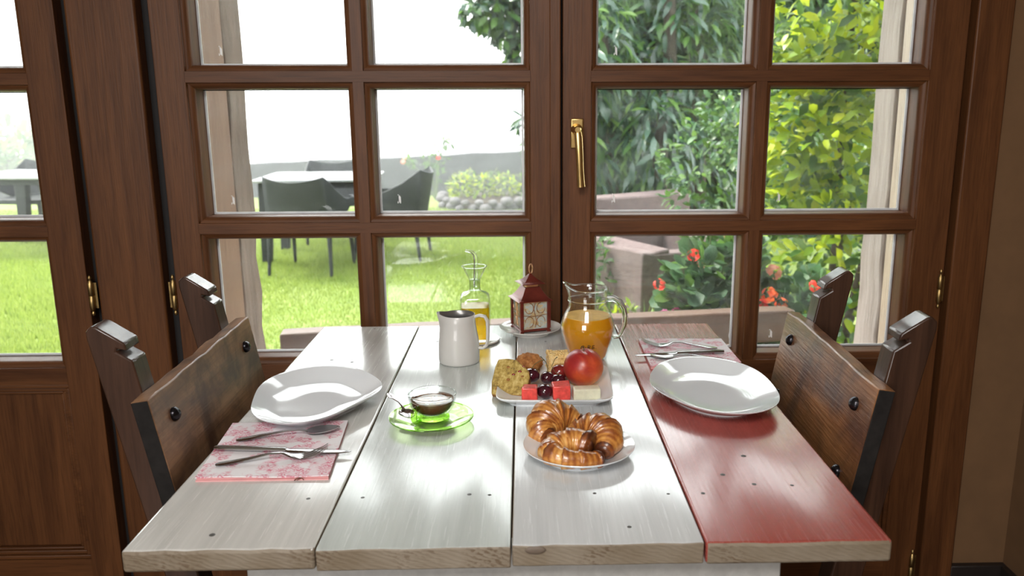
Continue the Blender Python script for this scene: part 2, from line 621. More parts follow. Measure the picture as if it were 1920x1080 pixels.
M_AMBER = amber()


def leafmat(name, c1, c2, c3, rough=0.35, tl=0.45):
    q = NT(name)
    isl = q.n('NewGeometry').outputs['Random Per Island']
    ob = q.n('ObjectInfo').outputs['Random']
    f = q.math('FRACT', q.math('ADD', isl, ob))
    col = q.ramp(f, [(0.0, c1), (0.5, c2), (1.0, c3)])
    p = q.pbr(base=col, rough=rough, spec=0.5)
    t = q.n('BsdfTranslucent', {'Color': q.mixc(0.5, col, tuple(min(1, a * 1.6) for a in c3))}).outputs[0]
    return q.done(q.n('MixShader', {0: tl, 1: p, 2: t}).outputs[0])


L_YEL = leafmat('yellow_green_leaf', (0.08, 0.18, 0.010), (0.24, 0.38, 0.014), (0.46, 0.50, 0.025))
L_MID = leafmat('mid_green_leaf', (0.018, 0.06, 0.014), (0.045, 0.12, 0.022), (0.11, 0.20, 0.035))
L_LAUREL = leafmat('laurel_leaf', (0.008, 0.030, 0.016), (0.022, 0.062, 0.036), (0.075, 0.13, 0.095), 0.25, 0.25)
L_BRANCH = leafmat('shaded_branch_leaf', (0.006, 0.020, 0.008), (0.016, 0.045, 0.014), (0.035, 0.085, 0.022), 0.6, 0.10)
L_FERN = leafmat('feathery_leaf', (0.022, 0.065, 0.026), (0.05, 0.11, 0.04), (0.10, 0.18, 0.06), 0.5, 0.45)
L_GER = leafmat('geranium_leaf', (0.015, 0.06, 0.02), (0.04, 0.12, 0.045), (0.10, 0.20, 0.08), 0.5, 0.3)
L_PALE = leafmat('pale_far_leaf', (0.05, 0.09, 0.04), (0.12, 0.16, 0.06), (0.24, 0.26, 0.08), 0.6, 0.4)
L_BLADE = leafmat('iris_blade', (0.035, 0.10, 0.025), (0.10, 0.18, 0.045), (0.20, 0.27, 0.06), 0.4, 0.4)
L_GRASS = leafmat('grass_blade', (0.13, 0.215, 0.030), (0.22, 0.31, 0.050), (0.33, 0.39, 0.105), 0.6, 0.4)
P_RED = leafmat('red_petal', (0.60, 0.015, 0.010), (0.75, 0.03, 0.015), (0.85, 0.07, 0.03), 0.5, 0.3)
P_ORANGE = leafmat('orange_red_petal', (0.75, 0.06, 0.01), (0.85, 0.12, 0.02), (0.90, 0.20, 0.05), 0.5, 0.3)
P_PINK = leafmat('pink_petal', (0.65, 0.08, 0.30), (0.80, 0.16, 0.42), (0.88, 0.32, 0.55), 0.5, 0.3)
P_SALMON = leafmat('salmon_petal', (0.75, 0.22, 0.14), (0.82, 0.30, 0.22), (0.88, 0.42, 0.32), 0.5, 0.3)
M_BARK = plain('bark', (0.055, 0.042, 0.032), 0.9, var=0.4, scale=25, bump=0.6)
M_TWIG = plain('green_stem', (0.10, 0.14, 0.05), 0.7)
M_STONE = plain('pink_granite', (0.125, 0.088, 0.087), 0.85, var=0.25, scale=35, bump=0.4)
M_STONED = plain('mossy_stone', (0.13, 0.11, 0.11), 0.9, var=0.4, scale=20, bump=0.5)
M_WALLST = plain('slate_wall_stone', (0.03, 0.033, 0.036), 0.9, var=0.4, scale=3, bump=0.5)
M_BEDST = plain('pale_bed_stone', (0.14, 0.13, 0.135), 0.9, var=0.3, scale=12)
M_WATER = plain('still_water', (0.015, 0.02, 0.018), 0.05)
M_SOIL = plain('soil', (0.06, 0.045, 0.03), 0.95)
M_TERRA = plain('terracotta', (0.30, 0.13, 0.07), 0.8)
M_BENCH = wood('bench_wood', (0.06, 0.027, 0.017), (0.15, 0.078, 0.05), 'X', 0.55, 0.5, 50, 0.1)
M_WICKER = plain('black_wicker', (0.012, 0.015, 0.018), 0.55, var=0.4, scale=150, bump=0.8)
M_TABLETOP = plain('pale_garden_tabletop', (0.30, 0.31, 0.32), 0.18, var=0.05)


def lawn_mat():
    q = NT('lawn_ground')
    v = q.coord()
    a = q.noise(v, 1.1, 4, 0.6)
    b = q.noise(v, 26, 5, 0.7)
    col = q.mixc(q.ramp(b, [(0.3, (0,) * 3), (0.7, (1,) * 3)]), (0.12, 0.19, 0.026), (0.23, 0.31, 0.06))
    col = q.mixc(q.ramp(a, [(0.4, (0,) * 3), (0.62, (0.6,) * 3)]), col, (0.26, 0.30, 0.09))
    return q.done(q.pbr(base=col, rough=0.9, normal=q.bump(b, 0.8, 0.03)))


M_LAWN = lawn_mat()

# ------------------------------------------------------------------ the room
XR = 1.2225
struct(MB().box((-2.6, -2.8, -0.1), (XR, YW + 0.03, 0)).build('floor', M_FLOOR))
struct(MB().box((-2.6, -2.8, 2.6), (XR, YW + 0.4, 2.7)).build('ceiling', M_CEIL))
struct(MB().box((-2.72, -2.8, -0.1), (-2.6, YW + 0.4, 2.7)).build('wall_left', M_WALLIN))
struct(MB().box((XR, -2.8, -0.1), (XR + 0.12, YW + 0.4, 2.7)).build('wall_right', M_PLASTER))
struct(MB().box((-2.6, -2.92, -0.1), (XR, -2.8, 2.7)).build('wall_back', M_WALLIN))
w = MB()
w.box((1.06, YW + 0.012, 0), (XR, YW + 0.40, 2.6))
w.box((-2.6, YW + 0.012, 2.10), (1.06, YW + 0.40, 2.6))
w.box((-2.6, YW + 0.012, 0), (-1.93, YW + 0.40, 2.10))
struct(w.build('wall_front', M_PLASTER))
struct(MB().box((1.0785, YW - 0.006, 0), (XR, YW + 0.012, 0.092)).build('baseboard_front', M_DARK, bevel=0.003))
struct(MB().box((XR - 0.016, -2.8, 0), (XR, YW - 0.006, 0.092)).build('baseboard_right', M_DARK, bevel=0.003))
# posts and jambs of the door wall
post = MB().box((-0.981, YW - 0.001, 0), (-0.8305, YW + 0.09, 2.1))
struct(post.build('trim_1', M_OAKV, bevel=0.006, seg=3))
struct(MB().box((0.9965, YW - 0.012, 0), (1.0785, YW + 0.09, 2.1)).build('trim_2', M_OAKV, bevel=0.004, seg=2))
struct(MB().box((-1.93, YW - 0.004, 2.085), (1.0785, YW + 0.09, 2.18)).build('trim_3', M_OAKH, bevel=0.004))
# dark rebates behind the gaps round the leaves
g = MB()
for x0, x1 in ((-1.012, -0.975), (-0.835, -0.796), (0.976, 1.0), (0.078, 0.096)):
    g.box((x0, YW + 0.035, 0), (x1, YW + 0.1, 2.1))
struct(g.build('trim_4', M_SEALD))
# outside reveal: lining boards and old timber posts either side of the pair of doors, pier beyond
struct(MB().box((-0.80, YW + 0.10, -0.12), (-0.772, 2.235, 2.4)).build('trim_5', M_LINING, bevel=0.003))
struct(MB().box((0.985, YW + 0.10, -0.12), (1.015, 2.20, 2.4)).build('trim_6', M_LINING_LIT, bevel=0.003))


def old_post(name, x0, x1, y0, y1, seed, mat_=None):
    m = MB()
    r_ = random.Random(seed)
    rs = []
    for i in range(26):
        z = -0.12 + i * 2.6 / 25
        j = lambda: r_.uniform(-0.006, 0.006)
        rs.append([(x0 + j(), y0 + j() * .3, z), ((x0 + x1) / 2 + j(), y0 + j(), z), (x1 + j(), y0 + j(), z), (x1 + j(), (y0 + y1) / 2 + j(), z), (x1 + j(), y1 + j(), z), (x0 + j(), y1 + j(), z)])
    m.rings(rs)
    return struct(m.build(name, mat_ or M_BEAM, smooth=50, bevel=0.006, seg=2))


old_post('trim_7', -0.96, -0.772, 2.24, 2.385, 3)
old_post('trim_8', 0.982, 1.17, 2.205, 2.345, 5, M_BEAM_LIT)
w = MB()
w.box((-1.06, 2.235, -0.12), (-0.965, 2.38, 2.6))
w.box((1.19, YW + 0.41, -0.12), (3.4, 2.38, 3.4))
w.box((-1.06, YW + 0.10, -0.12), (-0.81, 2.235, 2.6))
w.box((-6.0, YW + 0.41, 2.25), (3.4, 2.38, 3.4))
w.box((-6.0, YW + 0.41, -0.12), (-1.95, 2.38, 2.25))
struct(w.build('wall_outside', M_FACADE))
struct(MB().box((-6.2, 2.3, 2.75), (3.6, 3.15, 2.85)).build('shading_eave', M_BENCH), 'unseen timber eave added to shade the glazed doors and posts', 'eave')  # out of view; added to hold sun and sky light off the posts


# ------------------------------------------------------------------ glazed doors
def half_prof(e, s, out):
    """cross-section of a frame member: flat face to the bead edge at e, moulding runs on by s*0.014; out = far edge"""
    return [(out, 0), (e, 0), (e + s * 0.001, 0.006), (e + s * 0.005, 0.0075), (e + s * 0.0085, 0.009), (e + s * 0.013, 0.015),
            (e + s * 0.014, 0.019), (e + s * 0.014, 0.078), (out, 0.078)]


def bar_prof(h=0.0118):
    right = [(h, 0), (h + 0.001, 0.006), (h + 0.005, 0.0075), (h + 0.0085, 0.009), (h + 0.013, 0.015), (h + 0.014, 0.019), (h + 0.014, 0.078)]
    return [(-a, b) for a, b in right[::-1]] + right


BARS = (0.9685, 1.3035, 1.6385)
ZB, ZT = 0.645, 1.962      # bottom rail top edge, top rail lower edge (flat faces)


def hinge(parent, x, z, name='hinge'):
    m = MB()
    pr = [(0.0012, -0.048), (0.0035, -0.045), (0.0045, -0.041), (0.0025, -0.037), (0.0048, -0.034), (0.0055, -0.031), (0.0068, -0.029), (0.0068, -0.0005),
          (0.0062, 0), (0.0068, 0.0005), (0.0068, 0.029), (0.0055, 0.031), (0.0048, 0.034), (0.0025, 0.037), (0.0045, 0.041), (0.0035, 0.045), (0.0012, 0.048)]
    m.lathe(pr, 16, (x, -0.001, z))
    m.box((x - 0.012, 0.002, z - 0.03), (x + 0.012, 0.0045, z + 0.03))
    return m.build(name, M_BRASSD, parent, smooth=50)


def fleck(parent, x, z, y):
    m = MB()
    for poly in ([(-.0012, -.008), (.0012, -.008), (.0016, .006), (-.0004, .010), (-.0018, .006)], [(.0014, -.010), (.0034, -.010), (.0030, .006), (.0014, .006)],
                 [(-.0046, -.010), (-.0028, -.010), (-.0028, -.005), (-.0042, -.005)], [(-.0036, .009), (-.0020, .009), (-.0020, .0112), (-.0036, .0112)]):
        m.prism([(x + a, z + b) for a, b in poly], 'Y', y, y + 0.0003)
    return m.build('etched_mark', M_FLECK, parent, smooth=0)


def door(n, x0, x1, a, b, cols, label, hinges, dz=0.0, marks=()):
    """a leaf between x0 and x1; a, b inner edges of the stiles; cols = centres of the upright glazing bars"""
    root = thing('door_%d' % n, label, 'door', ((x0 + x1) / 2, YW, 0))
    root['kind'] = 'structure'
    ox = root.location.x
    X = lambda v: v - ox
    PY = lambda pts: [(X(p), q) for p, q in pts]
    st = MB().prism(PY(half_prof(a, 1, x0)), 'Z', 0.03, 2.085)
    st.build('stile', M_OAKV, root, smooth=50, bevel=0.0015)
    MB().prism(PY(half_prof(b, -1, x1)), 'Z', 0.03, 2.085).build('stile', M_OAKV, root, smooth=50, bevel=0.0015)
    prof = lambda e, s, out: [(q, p) for p, q in half_prof(e, s, out)]
    rail = lambda poly: MB().prism([(q + 0.0006, p + dz) for q, p in poly], 'X', X(a) - 0.002, X(b) + 0.002).build('rail', M_OAKH, root, smooth=50)
    rail(prof(ZT, -1, 2.085 - dz))
    rail(prof(ZB, 1, 0.56)[1:-1] + [(0.078, 0.59), (0.03, 0.59), (0.03, 0.604), (0.0, 0.604)])
    rail([(0, 0.03), (0, 0.15), (0.03, 0.15), (0.03, 0.165), (0.078, 0.165), (0.078, 0.03)])
    # moulded frame and raised panel below
    m = MB()
    for k, (d0, d1, y0, y1) in enumerate(((0.0, 0.010, 0.003, 0.016), (0.010, 0.020, 0.009, 0.016), (0.020, 0.027, 0.013, 0.018))):
        zt, zb_, xl, xr = 0.604 + dz, 0.15 + dz, X(a), X(b)
        m.box((xl + d0, y0, zt - d1), (xr - d0, y1 + .01, zt - d0))
        m.box((xl + d0, y0, zb_ + d0), (xr - d0, y1 + .01, zb_ + d1))
        m.box((xl + d0, y0, zb_ + d1), (xl + d1, y1 + .01, zt - d1))
        m.box((xr - d1, y0, zb_ + d1), (xr - d0, y1 + .01, zt - d1))
    m.build('panel_moulding', M_OAKH, root, bevel=0.0022, seg=2)
    MB().box((X(a) + 0.024, 0.020, 0.174), (X(b) - 0.024, 0.05, 0.580)).build('panel', M_OAKV, root, bevel=0.004)
    # glazing bars: levels run through, uprights butt between them
    for z in BARS:
        MB().prism([(q, z + dz + p) for p, q in bar_prof()], 'X', X(a) - 0.002, X(b) + 0.002).build('glazing_bar', M_OAKH, root, smooth=50)
    zs = [ZB] + list(BARS) + [ZT]
    for c in cols:
        for i in range(4):
            z0 = zs[i] + (0.0116 if i else 0.0)
            z1 = zs[i + 1] - (0.0116 if i < 3 else 0.0)
            MB().prism([(X(c) + p, q + 0.0008) for p, q in bar_prof()], 'Z', z0 + dz, z1 + dz).build('glazing_bar', M_OAKV, root, smooth=50)
    xs = [a] + list(cols) + [b]
    for i in range(len(xs) - 1):
        l = xs[i] + (0.0145 if i == 0 else 0.0262)
        r = xs[i + 1] - (0.0145 if i == len(xs) - 2 else 0.0262)
        for j in range(4):
            bt = zs[j] + (0.0145 if j == 0 else 0.0262) + dz
            tp = zs[j + 1] - (0.0145 if j == 3 else 0.0262) + dz
            p = MB().box((X(l) - 0.0015, 0.064, bt - 0.0015), (X(r) + 0.0015, 0.068, tp + 0.0015)).build('pane', M_PANE, root, smooth=0)
            s = MB()
            e, y0, y1 = 0.0045, 0.0605, 0.0638
            s.box((X(l), y0, bt), (X(r), y1, bt + e))
            s.box((X(l), y0, tp - e * .5), (X(r), y1, tp), 1)
            s.box((X(l), y0, bt + e), (X(l) + e, y1, tp - e * .5))
            s.box((X(r) - e, y0, bt + e), (X(r), y1, tp - e * .5))
            s.build('pane_seal', [M_SEAL, M_SEALD], p, smooth=0)
            if (i, j) in marks:
                fleck(p, X(l) + 0.045, bt + 0.032, 0.0632)
    for hx, hz in hinges:
        hinge(root, X(hx), hz)
    return root


d1 = door(1, -1.93, -1.0035, -1.855, -1.0785, (-1.467,), 'dark oak glazed door beyond the wide wooden post, lower panel in full view', [(-0.9965, 0.816)], -0.003)
d2 = door(2, -0.8025, 0.0846, -0.7365, 0.0163, (-0.3616,), 'dark oak glazed door leaf looking onto the lawn and garden chairs', [(-0.808, 0.816)], 0.0005, {(0, 1), (0, 2), (1, 1)})
d3 = door(3, 0.0892, 0.9855, 0.1530, 0.9064, (0.5330,), 'dark oak glazed door leaf with the brass handle, looking onto shrubs', [(0.9785, 0.814), (0.9785, 0.09)], -0.0005, {(0, 1), (0, 2), (1, 0), (1, 1)})
SX = d3.location.x
MB().tube([(0.5135 - SX, 0.0625, 0.7213), (0.5050 - SX, 0.0625, 0.7106), (0.5012 - SX, 0.0625, 0.6863), (0.5060 - SX, 0.0625, 0.662)], [.0012, .0024, .0022, .0018], 6, flat=0.5).build('sealant_smear', M_SEAL, d3)
# closing strip of the pair and the brass handle
MB().box((0.060 + 0.359, -0.0045, 0.03), (0.0842 + 0.3589, 0.0, 2.085)).build('closing_strip', M_OAKV, d2, bevel=0.003)
hx = 0.121 - d3.location.x
ro = MB()
ro.box((hx - 0.0145, -0.007, 1.146), (hx + 0.0145, 0.0, 1.212))
ro = ro.build('rosette', M_BRASS, d3, bevel=0.003, seg=3)
m = MB()
Ry = Matrix.Translation((hx - 0.001, -0.006, 1.188)) @ Matrix.Rotation(R(90), 4, 'X')
m.lathe([(0.0125, 0), (0.0125, 0.004), (0.009, 0.010), (0.0075, 0.020), (0.0085, 0.034), (0.006, 0.038)], 20, M=Ry)
m.tube([(hx - 0.001, -0.036, 1.190), (hx + 0.001, -0.039, 1.170), (hx + 0.003, -0.040, 1.14), (hx + 0.005, -0.039, 1.10), (hx + 0.007, -0.036, 1.070), (hx + 0.0075, -0.035, 1.063)],
       [0.0075, 0.0088, 0.0085, 0.0080, 0.0088, 0.0094], 14, flat=0.75, up=(0, 1, 0))
m.build('handle', M_BRASS, d3, smooth=40)

# ------------------------------------------------------------------ table
TX0, TX1, TY0, TY1 = -0.4584, 0.4216, 0.856, 1.829
tb = thing('dining_table', 'rustic dining table of wide planks painted white, grey and red', 'table', ((TX0 + TX1) / 2, (TY0 + TY1) / 2, 0))
tx, ty = tb.location.x, tb.location.y
seams = [TX0, -0.2401, -0.0173, 0.2051, TX1]
offs = [0.0015, -0.001, 0.002, -0.001]
for i in range(4):
    x0 = seams[i] + (0.0009 if i else 0) - tx
    x1 = seams[i + 1] - (0.0009 if i < 3 else 0) - tx
    y0, y1 = TY0 + offs[i] - ty, TY1 - ty
    m = MB()
    # a wobbly sawn front edge
    nx = 9
    xs = [x0 + (x1 - x0) * k / nx for k in range(nx + 1)]
    jj = [random.uniform(-0.0012, 0.0012) for _ in xs]
    t0, b0 = T, T - 0.0275
    vs = []
    for k, x in enumerate(xs):
        vs += [(x, y0 + jj[k], t0 - 0.0006 - abs(jj[k])), (x, y0 + jj[k] * .4, b0), (x, y1, t0), (x, y1, b0), (x, y0 + 0.004, t0)]
    fs, ms = [], []
    for k in range(nx):
        a, c = 5 * k, 5 * k + 5
        fs += [(a, c, c + 4, a + 4), (a + 4, c + 4, c + 2, a + 2), (a, a + 1, c + 1, c), (a + 1, a + 3, c + 3, c + 1), (a + 2, c + 2, c + 3, a + 3)]
        ms += [0, 0, 1, 1, 1]
    e = 5 * nx
    fs += [(0, 4, 2, 3, 1), (e, e + 1, e + 3, e + 2, e + 4)]
    ms += [0 if i == 3 else 1, 0 if i == 3 else 1]
    m.add(vs, fs, ms)
    o = m.build('plank', [M_PLANKS[i], M_END], tb, smooth=30, bevel=0.0045 if i in (0, 3) else 0.0018, seg=3)
    if i == 3:
        o['label'] = 'worn oxide red plank'
    elif i == 1:
        o['label'] = 'grey green white plank'
m = MB()
m.box((-0.335 - tx, 0.90 - ty, 0.60), (0.309 - tx, 0.925 - ty, T - 0.0275))
m.build('apron', M_APRON, tb, bevel=0.002)
MB().box((-0.335 - tx, 1.765 - ty, 0.60), (0.309 - tx, 1.79 - ty, T - 0.0275)).build('apron', M_APRON, tb, bevel=0.002)
for sx in (-0.335, 0.284):
    MB().box((sx - tx, 0.925 - ty, 0.60), (sx + 0.025 - tx, 1.765 - ty, T - 0.0275)).build('apron', M_APRON, tb, bevel=0.002)
    for sy in (0.93, 1.695):
        lx = sx + (0.0 if sx > 0 else 0.025)
        MB().prism([(lx - 0.045 - tx if sx > 0 else lx - tx, 0), (lx - tx if sx > 0 else lx + 0.045 - tx, 0), (lx - tx if sx > 0 else lx + 0.065 - tx, 0.722), (lx - 0.065 - tx if sx > 0 else lx - tx, 0.722)],
                   'Y', sy - ty, sy + 0.065 - ty).build('leg', M_APRON, tb, bevel=0.003)
nails = [(-.2094, .9811), (-.047, .9834), (-.0732, .9857), (.0887, .9837), (.1834, .9792), (.2284, .9793), (.3109, 1.0931), (.2669, 1.0334), (-.368, .8916), (.3504, .9985), (.3015, 1.0032),
         (.1225, .8954), (-.3382, 1.808), (-.3443, 1.6855), (-.276, 1.679), (-.382, 1.5744), (-.339, 1.559), (-.1802, 1.7943), (-.1863, 1.6999), (.0445, 1.6914), (-.2785, .9803)]
M_NAIL = plain('old_nail', (0.07, 0.065, 0.06), 0.5, 0.6, 0.5, 200)
r_ = random.Random(4)
for x, y in nails:
    rr = r_.uniform(0.0022, 0.0042)
    MB().lathe([(rr, T - 0.002), (rr, T + 0.0001), (rr * 0.7, T + 0.0003)], 10, (x - tx, y - ty, 0)).build('nail', M_NAIL, tb, smooth=30)
MB().blob((-0.0 + 0.01 - tx, TY0 + 0.0005 - ty, T - 0.006), (0.012, 0.0022, 0.005), 16, 8).build('knot', plain('dark_knot', (0.16, 0.12, 0.09), 0.6), tb)

# ------------------------------------------------------------------ chairs
SL = 0.18       # recline


def chair(loc, rz, label, board_mat):
    root = thing('dining_chair', label, 'chair', loc, rz, None)
    # local frame: +x faces the table, board's front top edge at x=0, z=0.86, runs along y
    fx = lambda z, off=0.0: (0.8605 - z) * SL + off
    ht = 0.215
    L = 0.2245
    rs = []
    r_ = random.Random(len(label))
    for k in range(15):
        y = -L + 2 * L * k / 14
        w = r_.uniform(-0.0016, 0.0016)
        zt, zb = 0.8605 + w, 0.8605 - ht
        rs.append([(fx(zt), y, zt), (fx(zb), y, zb), (fx(zb, -0.0235), y, zb - 0.003), (fx(zt, -0.0235), y, zt - 0.003 + r_.uniform(-.001, .001))])
    bd = MB().rings(rs)
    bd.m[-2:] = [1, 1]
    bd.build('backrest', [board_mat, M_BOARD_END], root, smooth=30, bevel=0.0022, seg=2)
    for sy in (-1, 1):
        for z in (0.8185, 0.7135):
            y = sy * 0.166
            Mx = Matrix.Translation((fx(z), y, z)) @ Matrix.Rotation(R(90 - 10), 4, 'Y')
            MB().lathe([(0.0100, -0.001), (0.0106, 0.002), (0.0090, 0.0058), (0.005, 0.0090), (0.001, 0.0098)], 18, M=Mx).build('stud', M_IRON, root, smooth=60)
    dp = 0.046      # depth of a post
    for sy in (-1, 1):
        y0 = sy * 0.164
        f = lambda z, off=0.0: fx(z, -0.0238 + off)
        seat = 0.43
        poly = [(f(0.903), 0.903), (f(0.916, -0.019), 0.916), (f(0.9205, -0.0165), 0.9205), (f(0.917, -0.0035), 0.917), (f(0.928, -0.004), 0.928), (f(0.951, -0.034), 0.951), (f(0.9525, -0.041), 0.9525), (f(0.945, -0.0505), 0.945),
                (f(0.935, -dp - .006), 0.935), (f(seat, -dp), seat), (f(seat, -dp) - 0.01, 0), (f(seat) - 0.02, 0), (f(seat), seat)]
        MB().prism(poly, 'Y', y0 - 0.0215, y0 + 0.0215).build('back_post', M_CHAIR_POST, root, smooth=30, bevel=0.003, seg=2)
        MB().prism([(f(.43) + 0.36, 0), (f(.43) + 0.395, 0), (f(.43) + 0.405, 0.425), (f(.43) + 0.36, 0.425)], 'Y', y0 - 0.02, y0 + 0.02).build('front_leg', M_CHAIR_POST, root, bevel=0.003)
        MB().box((f(.43) - 0.02, y0 - 0.011, 0.18), (f(.43) + 0.37, y0 + 0.011, 0.21)).build('stretcher', M_CHAIR_POST, root, bevel=0.002)
    MB().box((fx(.43) - 0.02, -0.21, 0.425), (fx(.43) + 0.40, 0.21, 0.45)).build('seat', M_CHAIR_POST, root, bevel=0.005)
    return root


chair((-0.506, 1.2725, 0), R(1.5), 'dark wooden chair with notched posts beside the cream white plank', M_CHAIR_BOARD)
chair((0.4898, 1.281, 0), R(180 - 2.1), 'dark wooden chair with notched posts beside the red plank', M_CHAIR_BOARD2)

# ------------------------------------------------------------------ crockery
EGG_L = [0.1037, 0.1077, 0.1101, 0.1142, 0.1226, 0.1341, 0.1437, 0.1468, 0.1416, 0.1307, 0.1182, 0.1074, 0.1005, 0.0992, 0.1043, 0.1155, 0.1287, 0.1377, 0.1369, 0.1262, 0.1108, 0.0987, 0.0947, 0.098]
EGG_R = [0.1033, 0.1059, 0.1129, 0.1233, 0.1351, 0.1446, 0.1475, 0.1417, 0.1293, 0.1159, 0.1067, 0.103, 0.103, 0.104, 0.1061, 0.1118, 0.1228, 0.137, 0.1485, 0.1514, 0.144, 0.13, 0.1158, 0.1063]


def upsample(r, n=72):
    F = np.fft.rfft(np.array(r))
    G = np.zeros(n // 2 + 1, complex)
    G[:len(F)] = F
    return list(np.fft.irfft(G, n) * n / len(r))


def radial(radii, rings, m=0, closed=False):
    n = len(radii)
    mb = MB()
    rs = []
    for k, z in rings:
        rs.append([(radii[j] * k * math.cos(2 * math.pi * j / n), radii[j] * k * math.sin(2 * math.pi * j / n), z) for j in range(n)])
    mb.rings(rs, m, True, True)
    return mb


def egg_plate(radii, loc, label):
    root = thing('dinner_plate', label, 'plate', loc, 0, None)
    rings = [(0.05, 0.0075), (0.35, 0.0075), (0.60, 0.0085), (0.70, 0.0115), (0.80, 0.0165), (0.90, 0.0225), (0.97, 0.0265), (0.995, 0.0282), (1.0, 0.0278), (0.995, 0.0262),
             (0.90, 0.0195), (0.78, 0.011), (0.68, 0.005), (0.62, 0.0022)]
    radial(upsample(radii), rings).build('dish', M_PORC, root, smooth=60)
    radial(upsample(radii), [(0.64, 0.0045), (0.63, 0.0), (0.59, 0.0), (0.58, 0.0045)]).build('foot_ring', M_PORC, root, smooth=40)
    return root


egg_plate(EGG_L, (-0.3456, 1.3078, T), 'egg shaped white plate between the left napkin and the milk jug')
egg_plate(EGG_R, (0.316, 1.3369, T), 'egg shaped white plate on the red plank')

# round plate with croissants
cp = thing('pastry_plate', 'round white plate under the three croissants', 'plate', (0.0757, 1.0975, T))
N64 = [1.0] * 64
radial(N64, [(k * 0.0795, z) for k, z in [(0.05, 0.008), (0.5, 0.008), (0.62, 0.009), (0.74, 0.0135), (0.88, 0.018), (0.97, 0.0205), (0.995, 0.0216), (1.0, 0.021), (0.99, 0.0195), (0.86, 0.0140), (0.68, 0.005), (0.6, 0.002)]]).build('dish', M_PORC, cp, smooth=60)
radial(N64, [(k * 0.0795, z) for k, z in [(0.62, 0.0045), (0.61, 0.0), (0.56, 0.0), (0.55, 0.004)]]).build('foot_ring', M_PORC, cp)

# square plate
sq = thing('square_plate', 'square white plate under the fruit and cakes', 'plate', (0.0515, 1.3785, T), R(-1.9))


def sqr(n=72, p=7.0):
    out = []
    for j in range(n):
        t = 2 * math.pi * j / n
        out.append((abs(math.cos(t)) ** p + abs(math.sin(t)) ** p) ** (-1 / p))
    return out


SQ = sqr(96, 9.0)
radial(SQ, [(k * 0.0985, z) for k, z in [(0.05, 0.0065), (0.6, 0.0065), (0.74, 0.0075), (0.84, 0.011), (0.94, 0.016), (0.985, 0.0188), (1.0, 0.0186), (1.0, 0.0165), (0.95, 0.0125), (0.84, 0.0055), (0.78, 0.002)]]).build('dish', M_PORC, sq, smooth=60)
radial(SQ, [(k * 0.0985, z) for k, z in [(0.80, 0.004), (0.79, 0.0), (0.74, 0.0), (0.73, 0.004)]]).build('foot_ring', M_PORC, sq)

# saucer with foot under the lantern, coaster under the cruet
ls = thing('footed_saucer', 'white footed saucer under the red tin lantern', 'saucer', (0.0125, 1.757, T))
radial(N64, [(k * 0.068, z) for k, z in [(0.05, 0.0095), (0.55, 0.0095), (0.72, 0.0105), (0.88, 0.0135), (0.98, 0.0165), (1.0, 0.0165), (0.99, 0.0148), (0.86, 0.0105), (0.6, 0.0060)]]).build('dish', M_PORC2, ls, smooth=60)
radial(N64, [(k * 0.068, z) for k, z in [(0.5, 0.0065), (0.56, 0.003), (0.60, 0.0), (0.54, 0.0), (0.48, 0.004)]]).build('foot_ring', M_PORC2, ls)
tag(MB().lathe([(0.01, 0.0005), (0.046, 0.0), (0.0505, 0.0022), (0.0515, 0.0045), (0.0505, 0.0062), (0.046, 0.0058), (0.01, 0.005)], 56).build('coaster', M_PORC2, smooth=60),
    'round white coaster under the oil bottle', 'coaster').location = (-0.104, 1.700, T)

# white milk jug
jug = thing('milk_jug', 'white milk jug with grey lining standing before the oil bottle', 'jug', (-0.1285, 1.556, T), R(-8))


def spout_shape(z_, r_, t, zt, amp, lift, sharp=6, ang=math.pi):
    d = math.cos(t - ang)
    return max(0.0, d) ** sharp * amp * zt, max(0.0, d) ** sharp * lift * zt


def pour_body(prof, n, ang, z0, z1, amp, lift, sharp):
    rs = []
    for r, z in prof:
        w = max(0.0, min(1.0, (z - z0) / (z1 - z0))) ** 1.6
        ring = []
        for j in range(n):
            t = 2 * math.pi * j / n
            a, l = spout_shape(z, r, t, w, amp, lift, sharp, ang)
            ring.append(((r + a) * math.cos(t), (r + a) * math.sin(t), z + l))
        rs.append(ring)
    return rs


outer = [(0.036, 0.0), (0.0388, 0.0012), (0.0398, 0.005), (0.0400, 0.02), (0.0394, 0.04), (0.0376, 0.054), (0.0348, 0.068), (0.0330, 0.082), (0.0325, 0.0955), (0.0318, 0.0962)]
MB().rings(pour_body(outer, 56, math.pi, 0.050, 0.096, 0.0105, 0.003, 14), 0, True, False).build('body', M_JUG, jug, smooth=60)
inner = [(0.0318, 0.0962), (0.0308, 0.0955), (0.0312, 0.082), (0.033, 0.068), (0.036, 0.054), (0.0378, 0.03), (0.037, 0.006), (0.01, 0.005)]
M_LINE = plain('grey_steel_lining', (0.30, 0.29, 0.28), 0.3, 0.7)
MB().rings(pour_body(inner, 56, math.pi, 0.050, 0.096, 0.0105, 0.003, 14), 0, False, True).build('lining', M_LINE, jug, smooth=60)
hp = [(0.0315, 0, 0.091), (0.042, 0, 0.0945), (0.052, 0, 0.0925), (0.0572, 0, 0.084), (0.0580, 0, 0.066), (0.0572, 0, 0.046), (0.0545, 0, 0.034), (0.047, 0, 0.0285), (0.0372, 0, 0.030)]
MB().tube(hp, [0.0050, 0.0056, 0.006, 0.0064, 0.0064, 0.0062, 0.0058, 0.0052, 0.0046], 12, flat=0.55, up=(0, 0, 1)).build('handle', M_JUG, jug, smooth=60)

# oil cruet
cr = thing('oil_bottle', 'square glass oil bottle with funnel neck and bent spout', 'bottle', (-0.1035, 1.690, T + 0.0058), R(4))
cr.scale = (1, 1, 0.96)


def sup(n, p):
    return lambda t: (abs(math.cos(t)) ** p + abs(math.sin(t)) ** p) ** (-1 / p)


